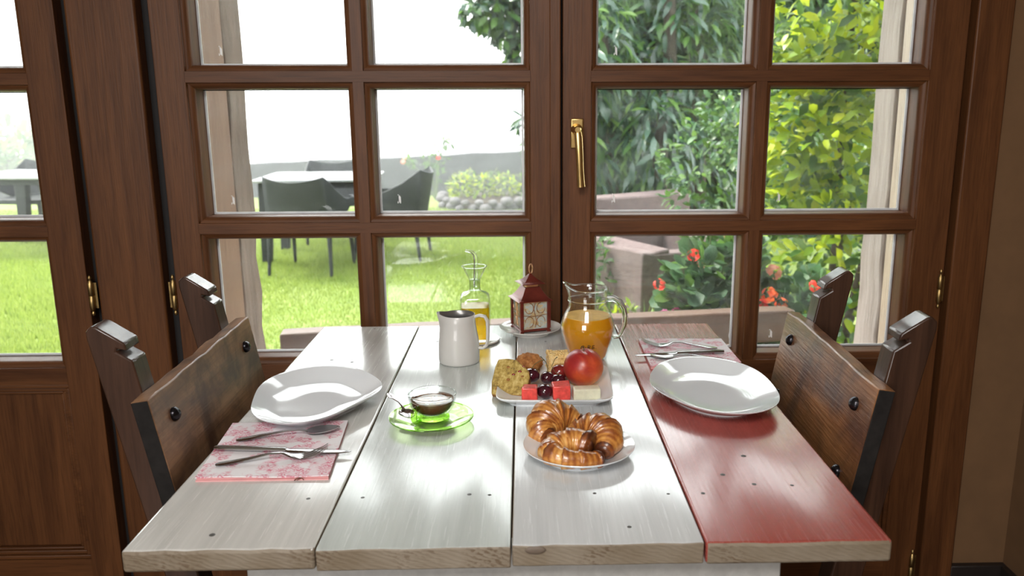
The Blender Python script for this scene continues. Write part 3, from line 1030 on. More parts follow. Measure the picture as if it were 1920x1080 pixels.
def bottle(offs):
    rs = []
    prof = [(0.026, 0.001, 6), (0.0300, 0.003, 6), (0.0315, 0.008, 6), (0.0318, 0.05, 6), (0.0315, 0.094, 6), (0.0295, 0.101, 5), (0.024, 0.106, 3.5), (0.0155, 0.1095, 2.4), (0.0122, 0.113, 2), (0.0116, 0.120, 2), (0.0116, 0.134, 2)]
    for r, z, p in prof:
        f = sup(0, p)
        rs.append([((r - offs) * f(2 * math.pi * j / 48) * math.cos(2 * math.pi * j / 48), (r - offs) * f(2 * math.pi * j / 48) * math.sin(2 * math.pi * j / 48), z + (offs if z < 0.05 else 0)) for j in range(48)])
    return rs


b = MB().rings(bottle(0), 0, True, False)
b.rings(bottle(0.0022), 0, True, False)
b.build('body', M_GLASS, cr, smooth=50)
MB().lathe([(0.0118, 0.134), (0.0125, 0.137), (0.017, 0.147), (0.0255, 0.165), (0.0262, 0.1655), (0.0250, 0.1645), (0.016, 0.147), (0.0110, 0.137), (0.0105, 0.134)], 40, cap0=False, cap1=False).build('funnel', M_GLASS, cr, smooth=50)
MB().tube([(0.0258 * math.cos(2 * math.pi * k / 40), 0.0258 * math.sin(2 * math.pi * k / 40), 0.1655) for k in range(42)], 0.0009, 8).build('rim', M_SOLIDG, cr, smooth=60)
MB().lathe([(0.0100, 0.112), (0.0112, 0.114), (0.0112, 0.134), (0.0100, 0.136)], 24).build('stopper', thin_glass('neck_glass', (0.86, 0.89, 0.84), (0.25, 0.28, 0.24)), cr, smooth=40)
sp_ = [(0.0015, 0, 0.120), (0.0025, 0, 0.150), (0.0030, 0, 0.178), (0.0015, 0, 0.190), (-0.004, 0, 0.1965), (-0.011, 0, 0.1985), (-0.018, 0, 0.200)]
MB().tube(sp_, [0.0042, 0.0042, 0.0040, 0.0038, 0.0034, 0.0028, 0.0022], 14).build('spout', M_SOLIDG, cr, smooth=50)
rs = []
for r, z in ((0.024, 0.0055), (0.0275, 0.007), (0.0290, 0.012), (0.0292, 0.04), (0.0292, 0.078)):
    f = sup(0, 6)
    rs.append([(r * f(2 * math.pi * j / 48) * math.cos(2 * math.pi * j / 48), r * f(2 * math.pi * j / 48) * math.sin(2 * math.pi * j / 48), z) for j in range(48)])
MB().rings(rs).build('oil', M_OIL, cr, smooth=50)

# orange juice pitcher
oj = thing('juice_pitcher', 'glass pitcher of orange juice with a looped handle', 'pitcher', (0.1236, 1.566, T))
po = [(0.030, 0.0), (0.0372, 0.0006), (0.0388, 0.004), (0.0412, 0.015), (0.0462, 0.034), (0.0508, 0.050), (0.0530, 0.0625), (0.0526, 0.072), (0.0495, 0.083), (0.0445, 0.0945), (0.0402, 0.104), (0.0380, 0.1115), (0.0376, 0.117),
      (0.0390, 0.1195), (0.0392, 0.122), (0.0376, 0.125), (0.0374, 0.131), (0.0382, 0.138), (0.0396, 0.1405), (0.0392, 0.1425)]
pi_ = [(0.0385, 0.1425), (0.0362, 0.138), (0.0352, 0.131), (0.0352, 0.117), (0.0360, 0.1115), (0.0382, 0.104), (0.0425, 0.0945), (0.0475, 0.083), (0.0506, 0.072), (0.0510, 0.0625), (0.0488, 0.050), (0.0442, 0.034), (0.0392, 0.015), (0.036, 0.006), (0.02, 0.005)]
ANG = R(183)
b = MB().rings(pour_body(po, 64, ANG, 0.118, 0.142, 0.0085, 0.0135, 5), 0, True, False)
b.rings(pour_body(pi_, 64, ANG, 0.118, 0.142, 0.0085, 0.0135, 5), 0, False, True)
b.build('body', M_GLASS, oj, smooth=60)
rimp = pour_body([(0.0392, 0.1425)], 64, ANG, 0.118, 0.142, 0.0085, 0.0135, 5)[0]
MB().tube(rimp + rimp[:2], 0.0013, 8).build('rim', M_SOLIDG, oj, smooth=60)
MB().tube([(0.0388 * math.cos(2 * math.pi * k / 48), 0.0388 * math.sin(2 * math.pi * k / 48), 0.1205) for k in range(50)], 0.0011, 8).build('neck_ring', M_SOLIDG, oj, smooth=60)
hp = [(0.0370, 0, 0.1215), (0.050, -0.001, 0.1225), (0.0625, -0.002, 0.116), (0.0710, -0.003, 0.102), (0.0738, -0.003, 0.086), (0.0715, -0.003, 0.068), (0.0655, -0.002, 0.052), (0.0610, -0.002, 0.046), (0.0505, 0, 0.0455)]
MB().tube(hp, [0.0070, 0.0062, 0.0060, 0.0058, 0.0056, 0.0054, 0.0050, 0.0048, 0.0056], 14, flat=0.8, up=(0, 1, 0)).build('handle', M_SOLIDG, oj, smooth=60)
ji = [(0.02, 0.0055), (0.0356, 0.0065), (0.0388, 0.0155), (0.0438, 0.034), (0.0484, 0.050), (0.0506, 0.0625), (0.0502, 0.072), (0.0471, 0.083), (0.0450, 0.0878)]
MB().lathe(ji, 56).build('juice', M_JUICE, oj, smooth=60)
MB().lathe([(0.0450, 0.0879), (0.0448, 0.0890), (0.036, 0.0888), (0.02, 0.0884), (0.004, 0.0884)], 56, cap0=False).build('juice_surface', M_FOAM, oj, smooth=60)
m = MB()


def ink(pts, rad=0.0007):
    out = []
    for a, z in pts:
        z += 0.0185
        rr = 0.0402 + (z - 0.010) * 0.262 + 0.0004
        t = R(-90) + (a / rr)
        out.append((rr * math.cos(t), rr * math.sin(t), z))
    m.tube(out, rad, 6)


for st in ([(-.0165, .0155), (-.0145, .0205), (-.0105, .0215), (-.0100, .0190), (-.0140, .0180), (-.0100, .0175), (-.0105, .0150), (-.0160, .0150)],
           [(-.0080, .0180), (-.0060, .0185)], [(-.0030, .0150), (-.0022, .0225), (.0015, .0222), (.0018, .0198), (-.0015, .0186), (.0024, .0150)],
           [(.0098, .0220), (.0056, .0215), (.0058, .0185), (.0092, .0184), (.0096, .0155), (.0050, .0152), (.0058, .0185)], [(.0130, .0150), (.0134, .0154)]):
    ink(st)
m.build('printed_lettering', M_INK, oj)

# coffee cup, green saucer, teaspoon
gs = thing('glass_saucer', 'green glass saucer under the coffee cup', 'saucer', (-0.1478, 1.2300, T))
radial(N64, [(k * 0.0665, z) for k, z in [(0.05, 0.005), (0.5, 0.005), (0.66, 0.0075), (0.84, 0.0115), (0.97, 0.0150), (1.0, 0.0152), (0.995, 0.0132), (0.84, 0.0086), (0.64, 0.0032), (0.5, 0.0), (0.05, 0.0)]]).build('dish', M_GREENG, gs, smooth=60)
MB().tube([(0.0655 * math.cos(t), 0.0655 * math.sin(t), 0.0142) for t in [2 * math.pi * k / 64 for k in range(65)]], 0.0010, 8).build('rim', M_GREEND, gs)
cu = thing('coffee_cup', 'clear glass cup of black coffee with a green base and handle', 'cup', (-0.1478, 1.2480, T + 0.0052))
co = [(0.016, 0.004), (0.0225, 0.006), (0.030, 0.0125), (0.0350, 0.021), (0.0376, 0.030), (0.0382, 0.038), (0.0372, 0.0395), (0.0364, 0.038), (0.0358, 0.030), (0.0332, 0.0215), (0.028, 0.0140), (0.021, 0.0085), (0.01, 0.007)]
MB().lathe(co, 56).build('body', M_GLASS, cu, smooth=60)
MB().tube([(0.0374 * math.cos(t), 0.0374 * math.sin(t), 0.0388) for t in [2 * math.pi * k / 56 for k in range(57)]], 0.0011, 8).build('rim', M_SOLIDG, cu)
MB().lathe([(0.012, 0.0088), (0.020, 0.0090), (0.0268, 0.0142), (0.0322, 0.0215), (0.0347, 0.0300)], 48).build('coffee', M_COFFEE, cu, smooth=60)
MB().lathe([(0.0347, 0.0301), (0.0335, 0.0305), (0.020, 0.0303), (0.004, 0.0303)], 48, cap0=False).build('coffee_surface', M_CREMA, cu, smooth=60)
MB().lathe([(0.0255, 0.0), (0.0268, 0.001), (0.0262, 0.0035), (0.021, 0.0055), (0.012, 0.0048)], 48).build('base', M_GREEND, cu, smooth=60)
t0 = R(238)
hp = []
for k in range(9):
    a = R(100) - R(215) * k / 8
    rr = 0.0365 + 0.0105 * math.cos(a)
    hp.append((rr * math.cos(t0), rr * math.sin(t0), 0.0150 + 0.0115 * math.sin(a)))
MB().tube(hp, [0.0036, 0.0044, 0.0048, 0.0050, 0.0050, 0.0048, 0.0044, 0.0038, 0.0034], 12).build('handle', M_GREEND, cu, smooth=60)


# ------------------------------------------------------------------ cutlery
def bowl_mesh(mb, x0, L, wd, z, depth):
    top, bot = [], []
    n = 9
    for i in range(n + 1):
        u = i / n
        x = x0 + L * u
        hw = wd * (math.sin(math.pi * min(1, max(0.0, u)) ** 0.85) ** 0.62 if 0 < u < 1 else 0.06)
        dz = -depth * math.sin(math.pi * u) ** 0.8 if 0 < u < 1 else 0
        zc = z + 0.002 * u
        top.append([(x, hw * v, zc + dz * (1 - v * v)) for v in (-1, -.6, 0, .6, 1)])
        bot.append([(x, hw * v, zc + dz * (1 - v * v) - 0.0011) for v in (1, .6, 0, -.6, -1)])
    mb.rings([a + b for a, b in zip(top, bot)])


def spoon(loc, rz, L, label, tilt=0.0, kind='dessert_spoon', scale=1.0):
    root = thing(kind, label, 'spoon', loc, rz)
    root.rotation_euler = (0, tilt, rz)
    h = L * 0.66
    MB().strip([(0, 0, .0035 * scale, .0022, .0016), (0.006, 0, .0062 * scale, .0024, .002), (0.018, 0, .0070 * scale, .003, .0022), (h * .4, 0, .0044 * scale, .0058, .0024), (h * .72, 0, .0024 * scale, .0088, .0026),
                (h * .9, 0, .0022 * scale, .0080, .0026), (h + .002, 0, .0034 * scale, .0052, .002)]).build('handle', M_STEEL, root, smooth=60)
    mb = MB()
    bowl_mesh(mb, h - 0.002, L - h, 0.0148 * scale, 0.0054, 0.0048)
    mb.build('bowl', M_STEEL, root, smooth=60)
    return root


def knife(loc, rz, L, label):
    root = thing('table_knife', label, 'knife', loc, rz)
    h = L * 0.53
    MB().strip([(0, 0, .0038, .0034, .005), (0.01, 0, .0052, .0034, .0062), (h * .6, 0, .0047, .0034, .0060), (h, 0, .0042, .0034, .0052)]).build('handle', M_STEEL, root, smooth=60)
    MB().strip([(h, .0, .0042, .0030, .0036), (h + .004, .0, .0068, .0026, .0022), (h + (L - h) * .6, .0005, .0074, .0024, .0018), (L - .014, .0012, .0062, .0022, .0016), (L - .003, .0028, .0030, .002, .0012), (L, .0036, .0008, .002, .001)]).build('blade', M_STEEL, root, smooth=60)
    return root


def fork(loc, rz, L, label):
    root = thing('table_fork', label, 'fork', loc, rz)
    h = L * 0.66
    MB().strip([(0, 0, .0035, .0022, .0016), (0.006, 0, .0062, .0024, .002), (0.018, 0, .0070, .003, .0022), (h * .45, 0, .0044, .0062, .0024), (h * .72, 0, .0026, .0105, .0026),
                (h * .88, 0, .0026, .0098, .0026), (h, 0, .0080, .0052, .002), (h + .012, 0, .0104, .0028, .0018), (h + .017, 0, .0106, .0026, .0016)]).build('handle', M_STEEL, root, smooth=60)
    for k in range(4):
        y = (-1.5 + k) * 0.0058
        MB().strip([(h + .014, y, .0021, .0027, .0016), (h + .026, y, .0017, .0038, .0015), (L - .008, y, .0014, .0095, .0013), (L, y * .97, .0005, .0145, .0008)]).build('tine', M_STEEL, root, smooth=60)
    return root


def aim(p, q):
    return (p[0], p[1]), math.atan2(q[1] - p[1], q[0] - p[0]), math.hypot(q[0] - p[0], q[1] - p[1])


ZN = T + 0.0068


def folded_napkin(corners, label, mark):
    c = Vector((sum(p[0] for p in corners) / 4, sum(p[1] for p in corners) / 4, T))
    root = thing('paper_napkin', label, 'napkin', c)
    L = [(p[0] - c.x, p[1] - c.y) for p in corners]
    top = MB()
    n = 8
    # top layer bulges slightly along the folded front edge
    def pt(u, v):
        a = [L[0][i] * (1 - u) + L[1][i] * u for i in (0, 1)]
        b_ = [L[3][i] * (1 - u) + L[2][i] * u for i in (0, 1)]
        return [a[i] * (1 - v) + b_[i] * v for i in (0, 1)]
    vs, fs, ms = [], [], []
    for lay, z in ((0, 0.0062), (1, 0.0048)):
        for i in range(n + 1):
            for j in range(n + 1):
                p = pt(i / n, j / n)
                lift = 0.0009 * math.exp(-j / n * 9) * (0.4 + math.sin(i * 0.9))
                vs.append((p[0], p[1], z + lift))
    k = (n + 1) ** 2
    for i in range(n):
        for j in range(n):
            a = i * (n + 1) + j
            fs.append((a, a + n + 1, a + n + 2, a + 1)); ms.append(0)
            fs.append((a + k, a + 1 + k, a + n + 2 + k, a + n + 1 + k)); ms.append(1)
    per = [(i, 0) for i in range(n)] + [(n, j) for j in range(n)] + [(n - i, n) for i in range(n)] + [(0, n - j) for j in range(n)]
    idx = [i * (n + 1) + j for i, j in per]
    for q in range(len(idx)):
        a, b_ = idx[q], idx[(q + 1) % len(idx)]
        fs.append((a, b_, b_ + k, a + k)); ms.append(0)
    top.add(vs, fs, ms)
    top.build('top_layer', [M_NAPKIN, M_PINK], root, smooth=60)
    sh = lambda s, dy: [((p[0]) * s, (p[1]) * s + dy) for p in L]
    MB().prism(sh(0.985, 0.001), 'Z', 0.0022, 0.0047).build('under_layer', M_PINK, root, smooth=0)
    MB().prism(sh(0.995, -0.0006), 'Z', 0.0001, 0.0021).build('under_layer', M_PORC2 if False else M_PINK, root, smooth=0)
    if mark:
        ax = L[0][0] * 0.22 + L[1][0] * 0.78
        ay = L[0][1] * 0.22 + L[1][1] * 0.78 - 0.0012
        mk = MB()
        mk.tube([(ax - .007, ay, 0.0006), (ax - .004, ay, 0.0030), (ax, ay, 0.0046), (ax + .004, ay, 0.0034), (ax + .0055, ay, 0.0014)], 0.0007, 6)
        mk.tube([(ax - .003, ay, 0.0010), (ax - .0015, ay, 0.0022), (ax + .001, ay, 0.0026)], 0.0005, 6)
        mk.build('printed_mark', M_BROWNINK, root)
    return root


folded_napkin([(-.442, 1.033), (-.2642, 1.0338), (-.2797, 1.2343), (-.4584, 1.2291)], 'folded pink toile napkin under the spoon, knife and fork by the left plate', True)
folded_napkin([(.2389, 1.4948), (.416, 1.5107), (.4166, 1.6778), (.2415, 1.6842)], 'folded pink toile napkin at the window end of the red plank', False)
p, a, l = aim((-.4276, 1.1542), (-.2808, 1.1905))
spoon((p[0], p[1], ZN), a, l, 'steel spoon lying between knife and egg shaped plate on left napkin')
p, a, l = aim((-.4479, 1.1237), (-.2496, 1.1040))
knife((p[0], p[1], ZN), a, l, 'steel knife lying across the middle of the left napkin')
p, a, l = aim((-.4273, 1.0687), (-.2794, 1.1000))
fork((p[0], p[1], ZN), a, l, 'steel fork with raised tines on the near half of the left napkin')
p, a, l = aim((.3900, 1.5990), (.2400, 1.6300))
fork((p[0], p[1], ZN), a, l, 'steel fork lying farthest from the plate on the red plank napkin')
p, a, l = aim((.3966, 1.5720), (.2169, 1.5580))
knife((p[0], p[1], ZN), a, l, 'steel knife lying in the middle of the red plank napkin')
p, a, l = aim((.385, 1.5250), (.2426, 1.5446))
spoon((p[0], p[1], ZN), a, l, 'steel spoon partly hidden by the plate on the red plank')
sp = spoon((-0.2270, 1.3060, T + 0.0225), math.atan2(-0.085, 0.047), 0.105, 'small steel teaspoon resting on the green glass saucer', R(7), 'teaspoon', 0.85)

# ------------------------------------------------------------------ lantern
lt = thing('lantern', 'small red tin lantern with amber glass and a two tier roof', 'lantern', (0.0130, 1.7575, T + 0.0096), R(19))
H = 0.0310
m = MB().box((-H - .002, -H - .002, 0.003), (H + .002, H + .002, 0.008))
for sx in (-1, 1):
    for sy in (-1, 1):
        m.box((sx * H - .004, sy * H - .004, 0), (sx * H + .004, sy * H + .004, 0.004))
m.build('base', M_COPPER, lt, bevel=0.0008)
for sx in (-1, 1):
    for sy in (-1, 1):
        MB().box((sx * H - .0038, sy * H - .0038, 0.008), (sx * H + .0038, sy * H + .0038, 0.0715)).build('post', M_COPPER, lt, bevel=0.0006)
for k in range(4):
    Mz = Matrix.Rotation(R(90) * k, 4, 'Z')
    MB().box((-H + .0038, -H + .0008, 0.008), (H - .0038, -H + .0024, 0.070), M=Mz).build('glass_panel', M_AMBER, lt, smooth=0)
    s = MB()
    for sx in (-1, 1):
        for cz, sg in ((0.024, 1), (0.054, -1)):
            pts = []
            for q in range(13):
                t = R(-90) + R(270) * q / 12
                pts.append((sx * (0.0130 - 0.0095 * math.cos(t) * 1.0), -H - .0002, cz + sg * 0.0115 * math.sin(t)))
            s.tube(pts, 0.0009, 6, M=Mz)
    s.tube([(0, -H - .0002, 0.012), (0.003, -H - .0002, 0.026), (0, -H - .0002, 0.039), (-0.003, -H - .0002, 0.052), (0, -H - .0002, 0.066)], 0.0010, 6, M=Mz)
    s.tube([(-H + .0045, -H - .0002, 0.039), (0, -H - .0002, 0.036), (H - .0045, -H - .0002, 0.039)], 0.0008, 6, M=Mz)
    s.build('filigree', M_COPPERL, lt, smooth=60)
    MB().box((-H + .0038, -H - .001, 0.0665), (H - .0038, -H + .001, 0.0705), M=Mz).build('frame_strip', M_COPPERL, lt)


def roof(name, e, z0, t_, z1, sag, mat_):
    rs = []
    for k in range(6):
        u = k / 5
        h = e + (t_ - e) * (u ** 0.75)
        z = z0 + (z1 - z0) * (u ** (1 + sag))
        rs.append([(-h, -h, z), (h, -h, z), (h, h, z), (-h, h, z)])
    return MB().rings(rs).build(name, mat_, lt, smooth=30, bevel=0.0005)


roof('lower_roof', 0.0395, 0.0695, 0.0165, 0.0975, 0.25, M_COPPER)
m = MB().box((-0.0135, -0.0135, 0.097), (0.0135, 0.0135, 0.1060))
m.build('vent_collar', M_COPPERL, lt, bevel=0.0005)
roof('upper_roof', 0.0275, 0.1050, 0.0015, 0.1250, 0.15, M_COPPER)
ring = []
for k in range(21):
    t = 2 * math.pi * k / 20
    ring.append((0.0015 + 0.0042 * math.sin(t), 0.001 * math.sin(t), 0.1350 + 0.0105 * -math.cos(t)))
MB().tube(ring, 0.0013, 8).build('hanging_ring', M_COPPERL, lt, smooth=60)

# ------------------------------------------------------------------ food on the square plate
ZP = T + 0.0068


def bread():
    root = thing('bread_slice', 'thick slice of yellow fruit bread leaning on the square plate', 'bread', (-0.0275, 1.338, ZP + 0.0005), R(-8))
    root.rotation_euler = (R(-40), 0, R(-9))
    out = [(-0.031, 0.0), (0.022, 0.0), (0.030, 0.014), (0.033, 0.034), (0.030, 0.046), (0.018, 0.056), (0.006, 0.066), (-0.010, 0.068), (-0.026, 0.066), (-0.030, 0.050), (-0.033, 0.024)]
    m = MB().prism(out, 'Y', -0.0005, 0.021)
    m.m = [0, 0] + [1] * (len(m.f) - 2)
    m.build('crumb', [M_BREADC, M_CRUST], root, smooth=25, bevel=0.0025, seg=2)
    r_ = random.Random(2)
    for k in range(7):
        MB().blob((r_.uniform(-.024, .022), -0.0008, r_.uniform(.010, .056)), (r_.uniform(.002, .004), .0009, r_.uniform(.0015, .003)), 8, 6).build('fruit_piece', random.choice((M_CRUST, M_CHERRY2)), root)
    return root


bread()
mf = thing('muffin', 'small round brown muffin on the square plate', 'muffin', (0.0075, 1.450, ZP))
nz = lambda d: 1 + 0.05 * math.sin(9 * d.x + 2) * math.sin(8 * d.y) + 0.04 * math.sin(17 * d.z + 11 * d.x) + 0.03 * math.sin(23 * d.y + 5 * d.z)
MB().lathe([(0.014, 0), (0.0185, 0.001), (0.0215, 0.018)], 32).build('base', M_CRUST, mf, smooth=60)
MB().blob((0, 0, 0.0235), (0.0245, 0.0245, 0.0165), 40, 22, fn=nz).build('top', M_MUFFIN, mf, smooth=60)
ck = thing('sponge_cake', 'square piece of pale sponge cake behind the nectarine', 'cake', (0.0610, 1.452, ZP), R(6))
m = MB()
n = 14
rs = []
for i in range(n + 1):
    z = 0.040 * i / n
    s = 0.0195 + 0.0008 * math.sin(i * 2.1) + (0.001 if i in (4, 9) else 0)
    rs.append([(s * cx_ + random.uniform(-.0006, .0006), s * cy_ + random.uniform(-.0006, .0006), z) for cx_, cy_ in
               [(-1, -1), (-.5, -1.02), (0, -1), (.5, -1.02), (1, -1), (1, -.3), (1, .4), (1, 1), (.3, 1), (-.4, 1), (-1, 1), (-1, .3), (-1, -.4)]])
m.rings(rs)
m.build('sponge', M_CAKE, ck, smooth=50)
top = MB()
r_ = random.Random(9)
for k in range(70):
    top.blob((r_.uniform(-.0175, .0175), r_.uniform(-.0175, .0175), 0.040 + r_.uniform(-.001, .0012)), (r_.uniform(.0015, .0034),) * 2 + (r_.uniform(.001, .0026),), 7, 5)
top.build('crumble_topping', M_CAKE, ck, smooth=60, kind='stuff')
nc = thing('nectarine', 'large red nectarine on the square plate', 'nectarine', (0.1030, 1.388, ZP + 0.0335))


def nfn(d):
    cleft = math.exp(-((d.x * 0.9 + d.y * 0.35) / 0.13) ** 2) * max(0, d.z + 0.5) * 0.045
    return 1 - cleft - 0.10 * max(0, d.z - 0.86) * 3


MB().blob((0, 0, 0), (0.0352, 0.0352, 0.0338), 56, 36, fn=nfn).build('fruit', M_NECT, nc, smooth=60)
MB().tube([(0, 0, 0.028), (0.0005, 0.0005, 0.0335)], 0.0014, 8).build('stalk', M_STEM, nc)


def cherry(loc, r, label, stem=None, mat_=None):
    root = thing('cherry', label, 'cherry', loc)
    f = lambda d: 1 - 0.12 * max(0, d.z - 0.8) * 5 * 0.5
    MB().blob((0, 0, 0), (r, r, r * 0.94), 28, 18, fn=f).build('fruit', mat_ or M_CHERRY, root, smooth=60)
    if stem:
        MB().tube([(0, 0, r * 0.85)] + stem, [0.0006] * len(stem) + [0.0011], 6).build('stem', M_STEM, root, smooth=60)
    return root


cherry((0.0120, 1.378, ZP + 0.0225), 0.0140, 'black cherry topmost of its bunch, beside the bread', [(0.004, -.002, .020), (0.014, 0, .026), (0.022, .002, .0275)])
cherry((0.0335, 1.322, ZP + 0.0128), 0.0135, 'black cherry between the two watermelon cubes')
cherry((0.0395, 1.392, ZP + 0.0130), 0.0125, 'black cherry in the middle of the bunch, behind the front cherry', [(0.001, 0, .018), (-.003, -.002, .030), (-.012, -.002, .040)])
cherry((0.0585, 1.376, ZP + 0.0128), 0.0128, 'black cherry touching the nectarine', [(-.006, 0, .016), (-.012, 0, .026), (-.006, 0, .040), (-.002, 0, .043)])
cherry((0.0620, 1.414, ZP + 0.0160), 0.0158, 'red cherry before the sponge cake', None, M_CHERRY2)


def cube(name, label, cat, loc, sz, rz, mat_, seed):
    r_ = random.Random(seed)
    j = lambda: r_.uniform(-.0012, .0012)
    a, b_, c = sz[0] / 2, sz[1] / 2, sz[2]
    vs = [(-a + j(), -b_ + j(), 0), (a + j(), -b_ + j(), 0), (a + j(), b_ + j(), 0), (-a + j(), b_ + j(), 0),
          (-a + j(), -b_ + j(), c + j()), (a + j(), -b_ + j(), c + j()), (a + j(), b_ + j(), c + j()), (-a + j(), b_ + j(), c + j())]
    m = MB().add(vs, [(0, 3, 2, 1), (4, 5, 6, 7), (0, 1, 5, 4), (1, 2, 6, 5), (2, 3, 7, 6), (3, 0, 4, 7)])
    o = m.build(name, mat_, smooth=30, bevel=0.0025, seg=3)
    o.location = loc
    o.rotation_euler = (0, 0, rz)
    return tag(o, label, cat)


cube('watermelon_cube', 'red watermelon cube beside the bread slice', 'watermelon', (0.0080, 1.318, ZP), (0.0255, 0.025, 0.024), R(-3), M_WATERM, 1)
cube('watermelon_cube', 'red watermelon cube beside the white melon', 'watermelon', (0.0605, 1.325, ZP), (0.031, 0.030, 0.025), R(4), M_WATERM, 2)
cube('melon_piece', 'white melon piece before the nectarine', 'melon', (0.1035, 1.322, ZP), (0.046, 0.024, 0.0185), R(5), M_MELON, 3)


# ------------------------------------------------------------------ croissants
def croissant(pts, rad, label, loc, twist, fat):
    root = thing('croissant', label, 'croissant', loc)
    P = [Vector(p) for p in pts]
    # Catmull-Rom resample
    def cat(t):
        n = len(P) - 1
        s = t * n
        i = min(int(s), n - 1)
        u = s - i
        p0, p1, p2, p3 = P[max(i - 1, 0)], P[i], P[i + 1], P[min(i + 2, n)]
        return 0.5 * ((2 * p1) + (-p0 + p2) * u + (2 * p0 - 5 * p1 + 4 * p2 - p3) * u * u + (-p0 + 3 * p1 - 3 * p2 + p3) * u ** 3)
    K = 110
    n = 32
    ctr = [cat(k / K) for k in range(K + 1)]
    rs = []
    bake = []
    for k, c in enumerate(ctr):
        t = k / K
        tg = (ctr[min(k + 1, K)] - ctr[max(k - 1, 0)]).normalized()
        up = Vector((0, 0, 1))
        u = (up - tg * up.dot(tg)).normalized()
        w_ = tg.cross(u)
        prof = fat(t) if callable(fat) else math.sin(math.pi * (0.10 + 0.80 * t)) ** fat
        endr = min(1.0, math.sqrt(max(0.0, 1 - (1 - min(t, 1 - t) / 0.05) ** 2))) if min(t, 1 - t) < 0.05 else 1.0
        ring = []
        for j in range(n):
            a = 2 * math.pi * j / n
            s = abs(t - 0.5) * 2
            ph = (s * 3.6 + 0.16 * math.sin(a + twist)) % 1.0
            lam = 0.24 * (1 - ph) ** 1.2 - 0.06
            fine = 0.012 * math.sin(150 * t + 3 * math.sin(a + twist)) + 0.010 * math.sin(61 * t + 2 * a)
            bake.append(max(0.0, min(1.0, 0.62 * (1 - ph) ** 0.8 * (0.35 + 0.65 * max(0, math.cos(a - 0.3))) + 0.55 * max(0, s - 0.72) / 0.28 + 0.10 * math.sin(150 * t + 3 * math.sin(a + twist)) + 0.05)))
            r_ = rad * prof * (1 + lam + fine) * max(0.12, endr)
            flat = 0.86 if math.cos(a) < 0 else 1.0
            ring.append(tuple(c + u * (r_ * math.cos(a) * flat) + w_ * (r_ * math.sin(a))))
        rs.append(ring)
    o = MB().rings(rs).build('crust', M_PASTRY, root, smooth=70)
    at = o.data.attributes.new('bake', 'FLOAT', 'POINT')
    at.data.foreach_set('value', bake)
    return root


ZC = T + 0.0085
croissant([(-.010, -.036, .009), (-.019, -.018, .015), (-.008, .006, .0235), (.016, .015, .0215), (.042, .010, .013)], 0.0262,
          'croissant with two dark tips at the back of the round plate', (0.0440, 1.156, ZC), 0.4, 1.0)
croissant([(-.032, .016, .009), (-.010, .021, .017), (.016, .012, .0225), (.026, -.012, .0185), (.016, -.040, .010)], 0.0252,
          'croissant with a pointed crest on the side of the plate near the red plank', (0.0900, 1.101, ZC), 1.9, 1.0)
croissant([(.034, -.008, .017), (.008, .004, .020), (-.018, -.002, .0175), (-.025, -.020, .0145), (-.006, -.034, .012), (.022, -.036, .0105), (.046, -.029, .009)], 0.0205,
          'curled pale gold croissant at the front of the round plate', (0.0600, 1.0790, ZC), 3.1, lambda t: (1.0 - 0.48 * t))

# ------------------------------------------------------------------ garden
G = -0.12
CAM = np.array([0, 0, 1.24])
# lawn
vs, fs = [], []
nx, ny = 40, 34
for j in range(ny + 1):
    for i in range(nx + 1):
        x = -16 + 24 * i / nx
        y = 2.39 + 10.9 * j / ny
        vs.append((x, y, G - 0.012 + 0.012 * math.sin(x * 1.3) * math.sin(y * 0.9)))
for j in range(ny):
    for i in range(nx):
        a = j * (nx + 1) + i
        fs.append((a, a + 1, a + nx + 2, a + nx + 1))
struct(MB().add(vs, fs).build('lawn', M_LAWN, smooth=60), 'wide sunlit lawn outside the glazed doors', 'lawn')


def fast_mesh(name, V, F, mats, midx=None):
    """V (n,3), F (m,k) arrays -> mesh"""
    me = bpy.data.meshes.new(name)
    k = F.shape[1]
    me.vertices.add(len(V))
    me.vertices.foreach_set('co', V.astype(np.float32).ravel())
    me.loops.add(F.size)
    me.loops.foreach_set('vertex_index', F.astype(np.int32).ravel())
    me.polygons.add(len(F))
    me.polygons.foreach_set('loop_start', np.arange(0, F.size, k, dtype=np.int32))
    me.polygons.foreach_set('loop_total', np.full(len(F), k, dtype=np.int32))
    for m_ in mats:
        me.materials.append(m_)
    if midx is not None:
        me.polygons.foreach_set('material_index', midx.astype(np.int32))
    me.update()
    me.validate()
    return me


# grass blades, dense where the doors show the lawn
N = 230000
yy = 2.7 + 8.6 * rng.random(N) ** 1.25
xx = yy * (-0.66 + 0.92 * rng.random(N))
keep = ~((xx > 0.45 + 0.02 * yy) & (yy > 4.2))
xx, yy = xx[keep], yy[keep]
N = len(xx)
hgt = (0.008 + 0.016 * rng.random(N)) * (0.8 + 0.07 * yy)
wdt = 0.0035 * (0.6 + 0.22 * yy)
ang = rng.random(N) * 2 * np.pi
lean = (rng.random((N, 2)) - 0.5) * 0.9 * hgt[:, None]
base = np.stack([xx, yy, np.full(N, G - 0.02)], 1)
dv = np.stack([np.cos(ang) * wdt, np.sin(ang) * wdt, np.zeros(N)], 1)
V = np.concatenate([base - dv, base + dv, base + np.stack([lean[:, 0], lean[:, 1], hgt + 0.02], 1)])
F = np.stack([np.arange(N), np.arange(N) + N, np.arange(N) + 2 * N], 1)
grass = bpy.data.objects.new('grass', fast_mesh('grass', V, F, [L_GRASS]))
COL.objects.link(grass)
tag(grass, 'short bright green grass growing all over the lawn', 'grass', kind='stuff')

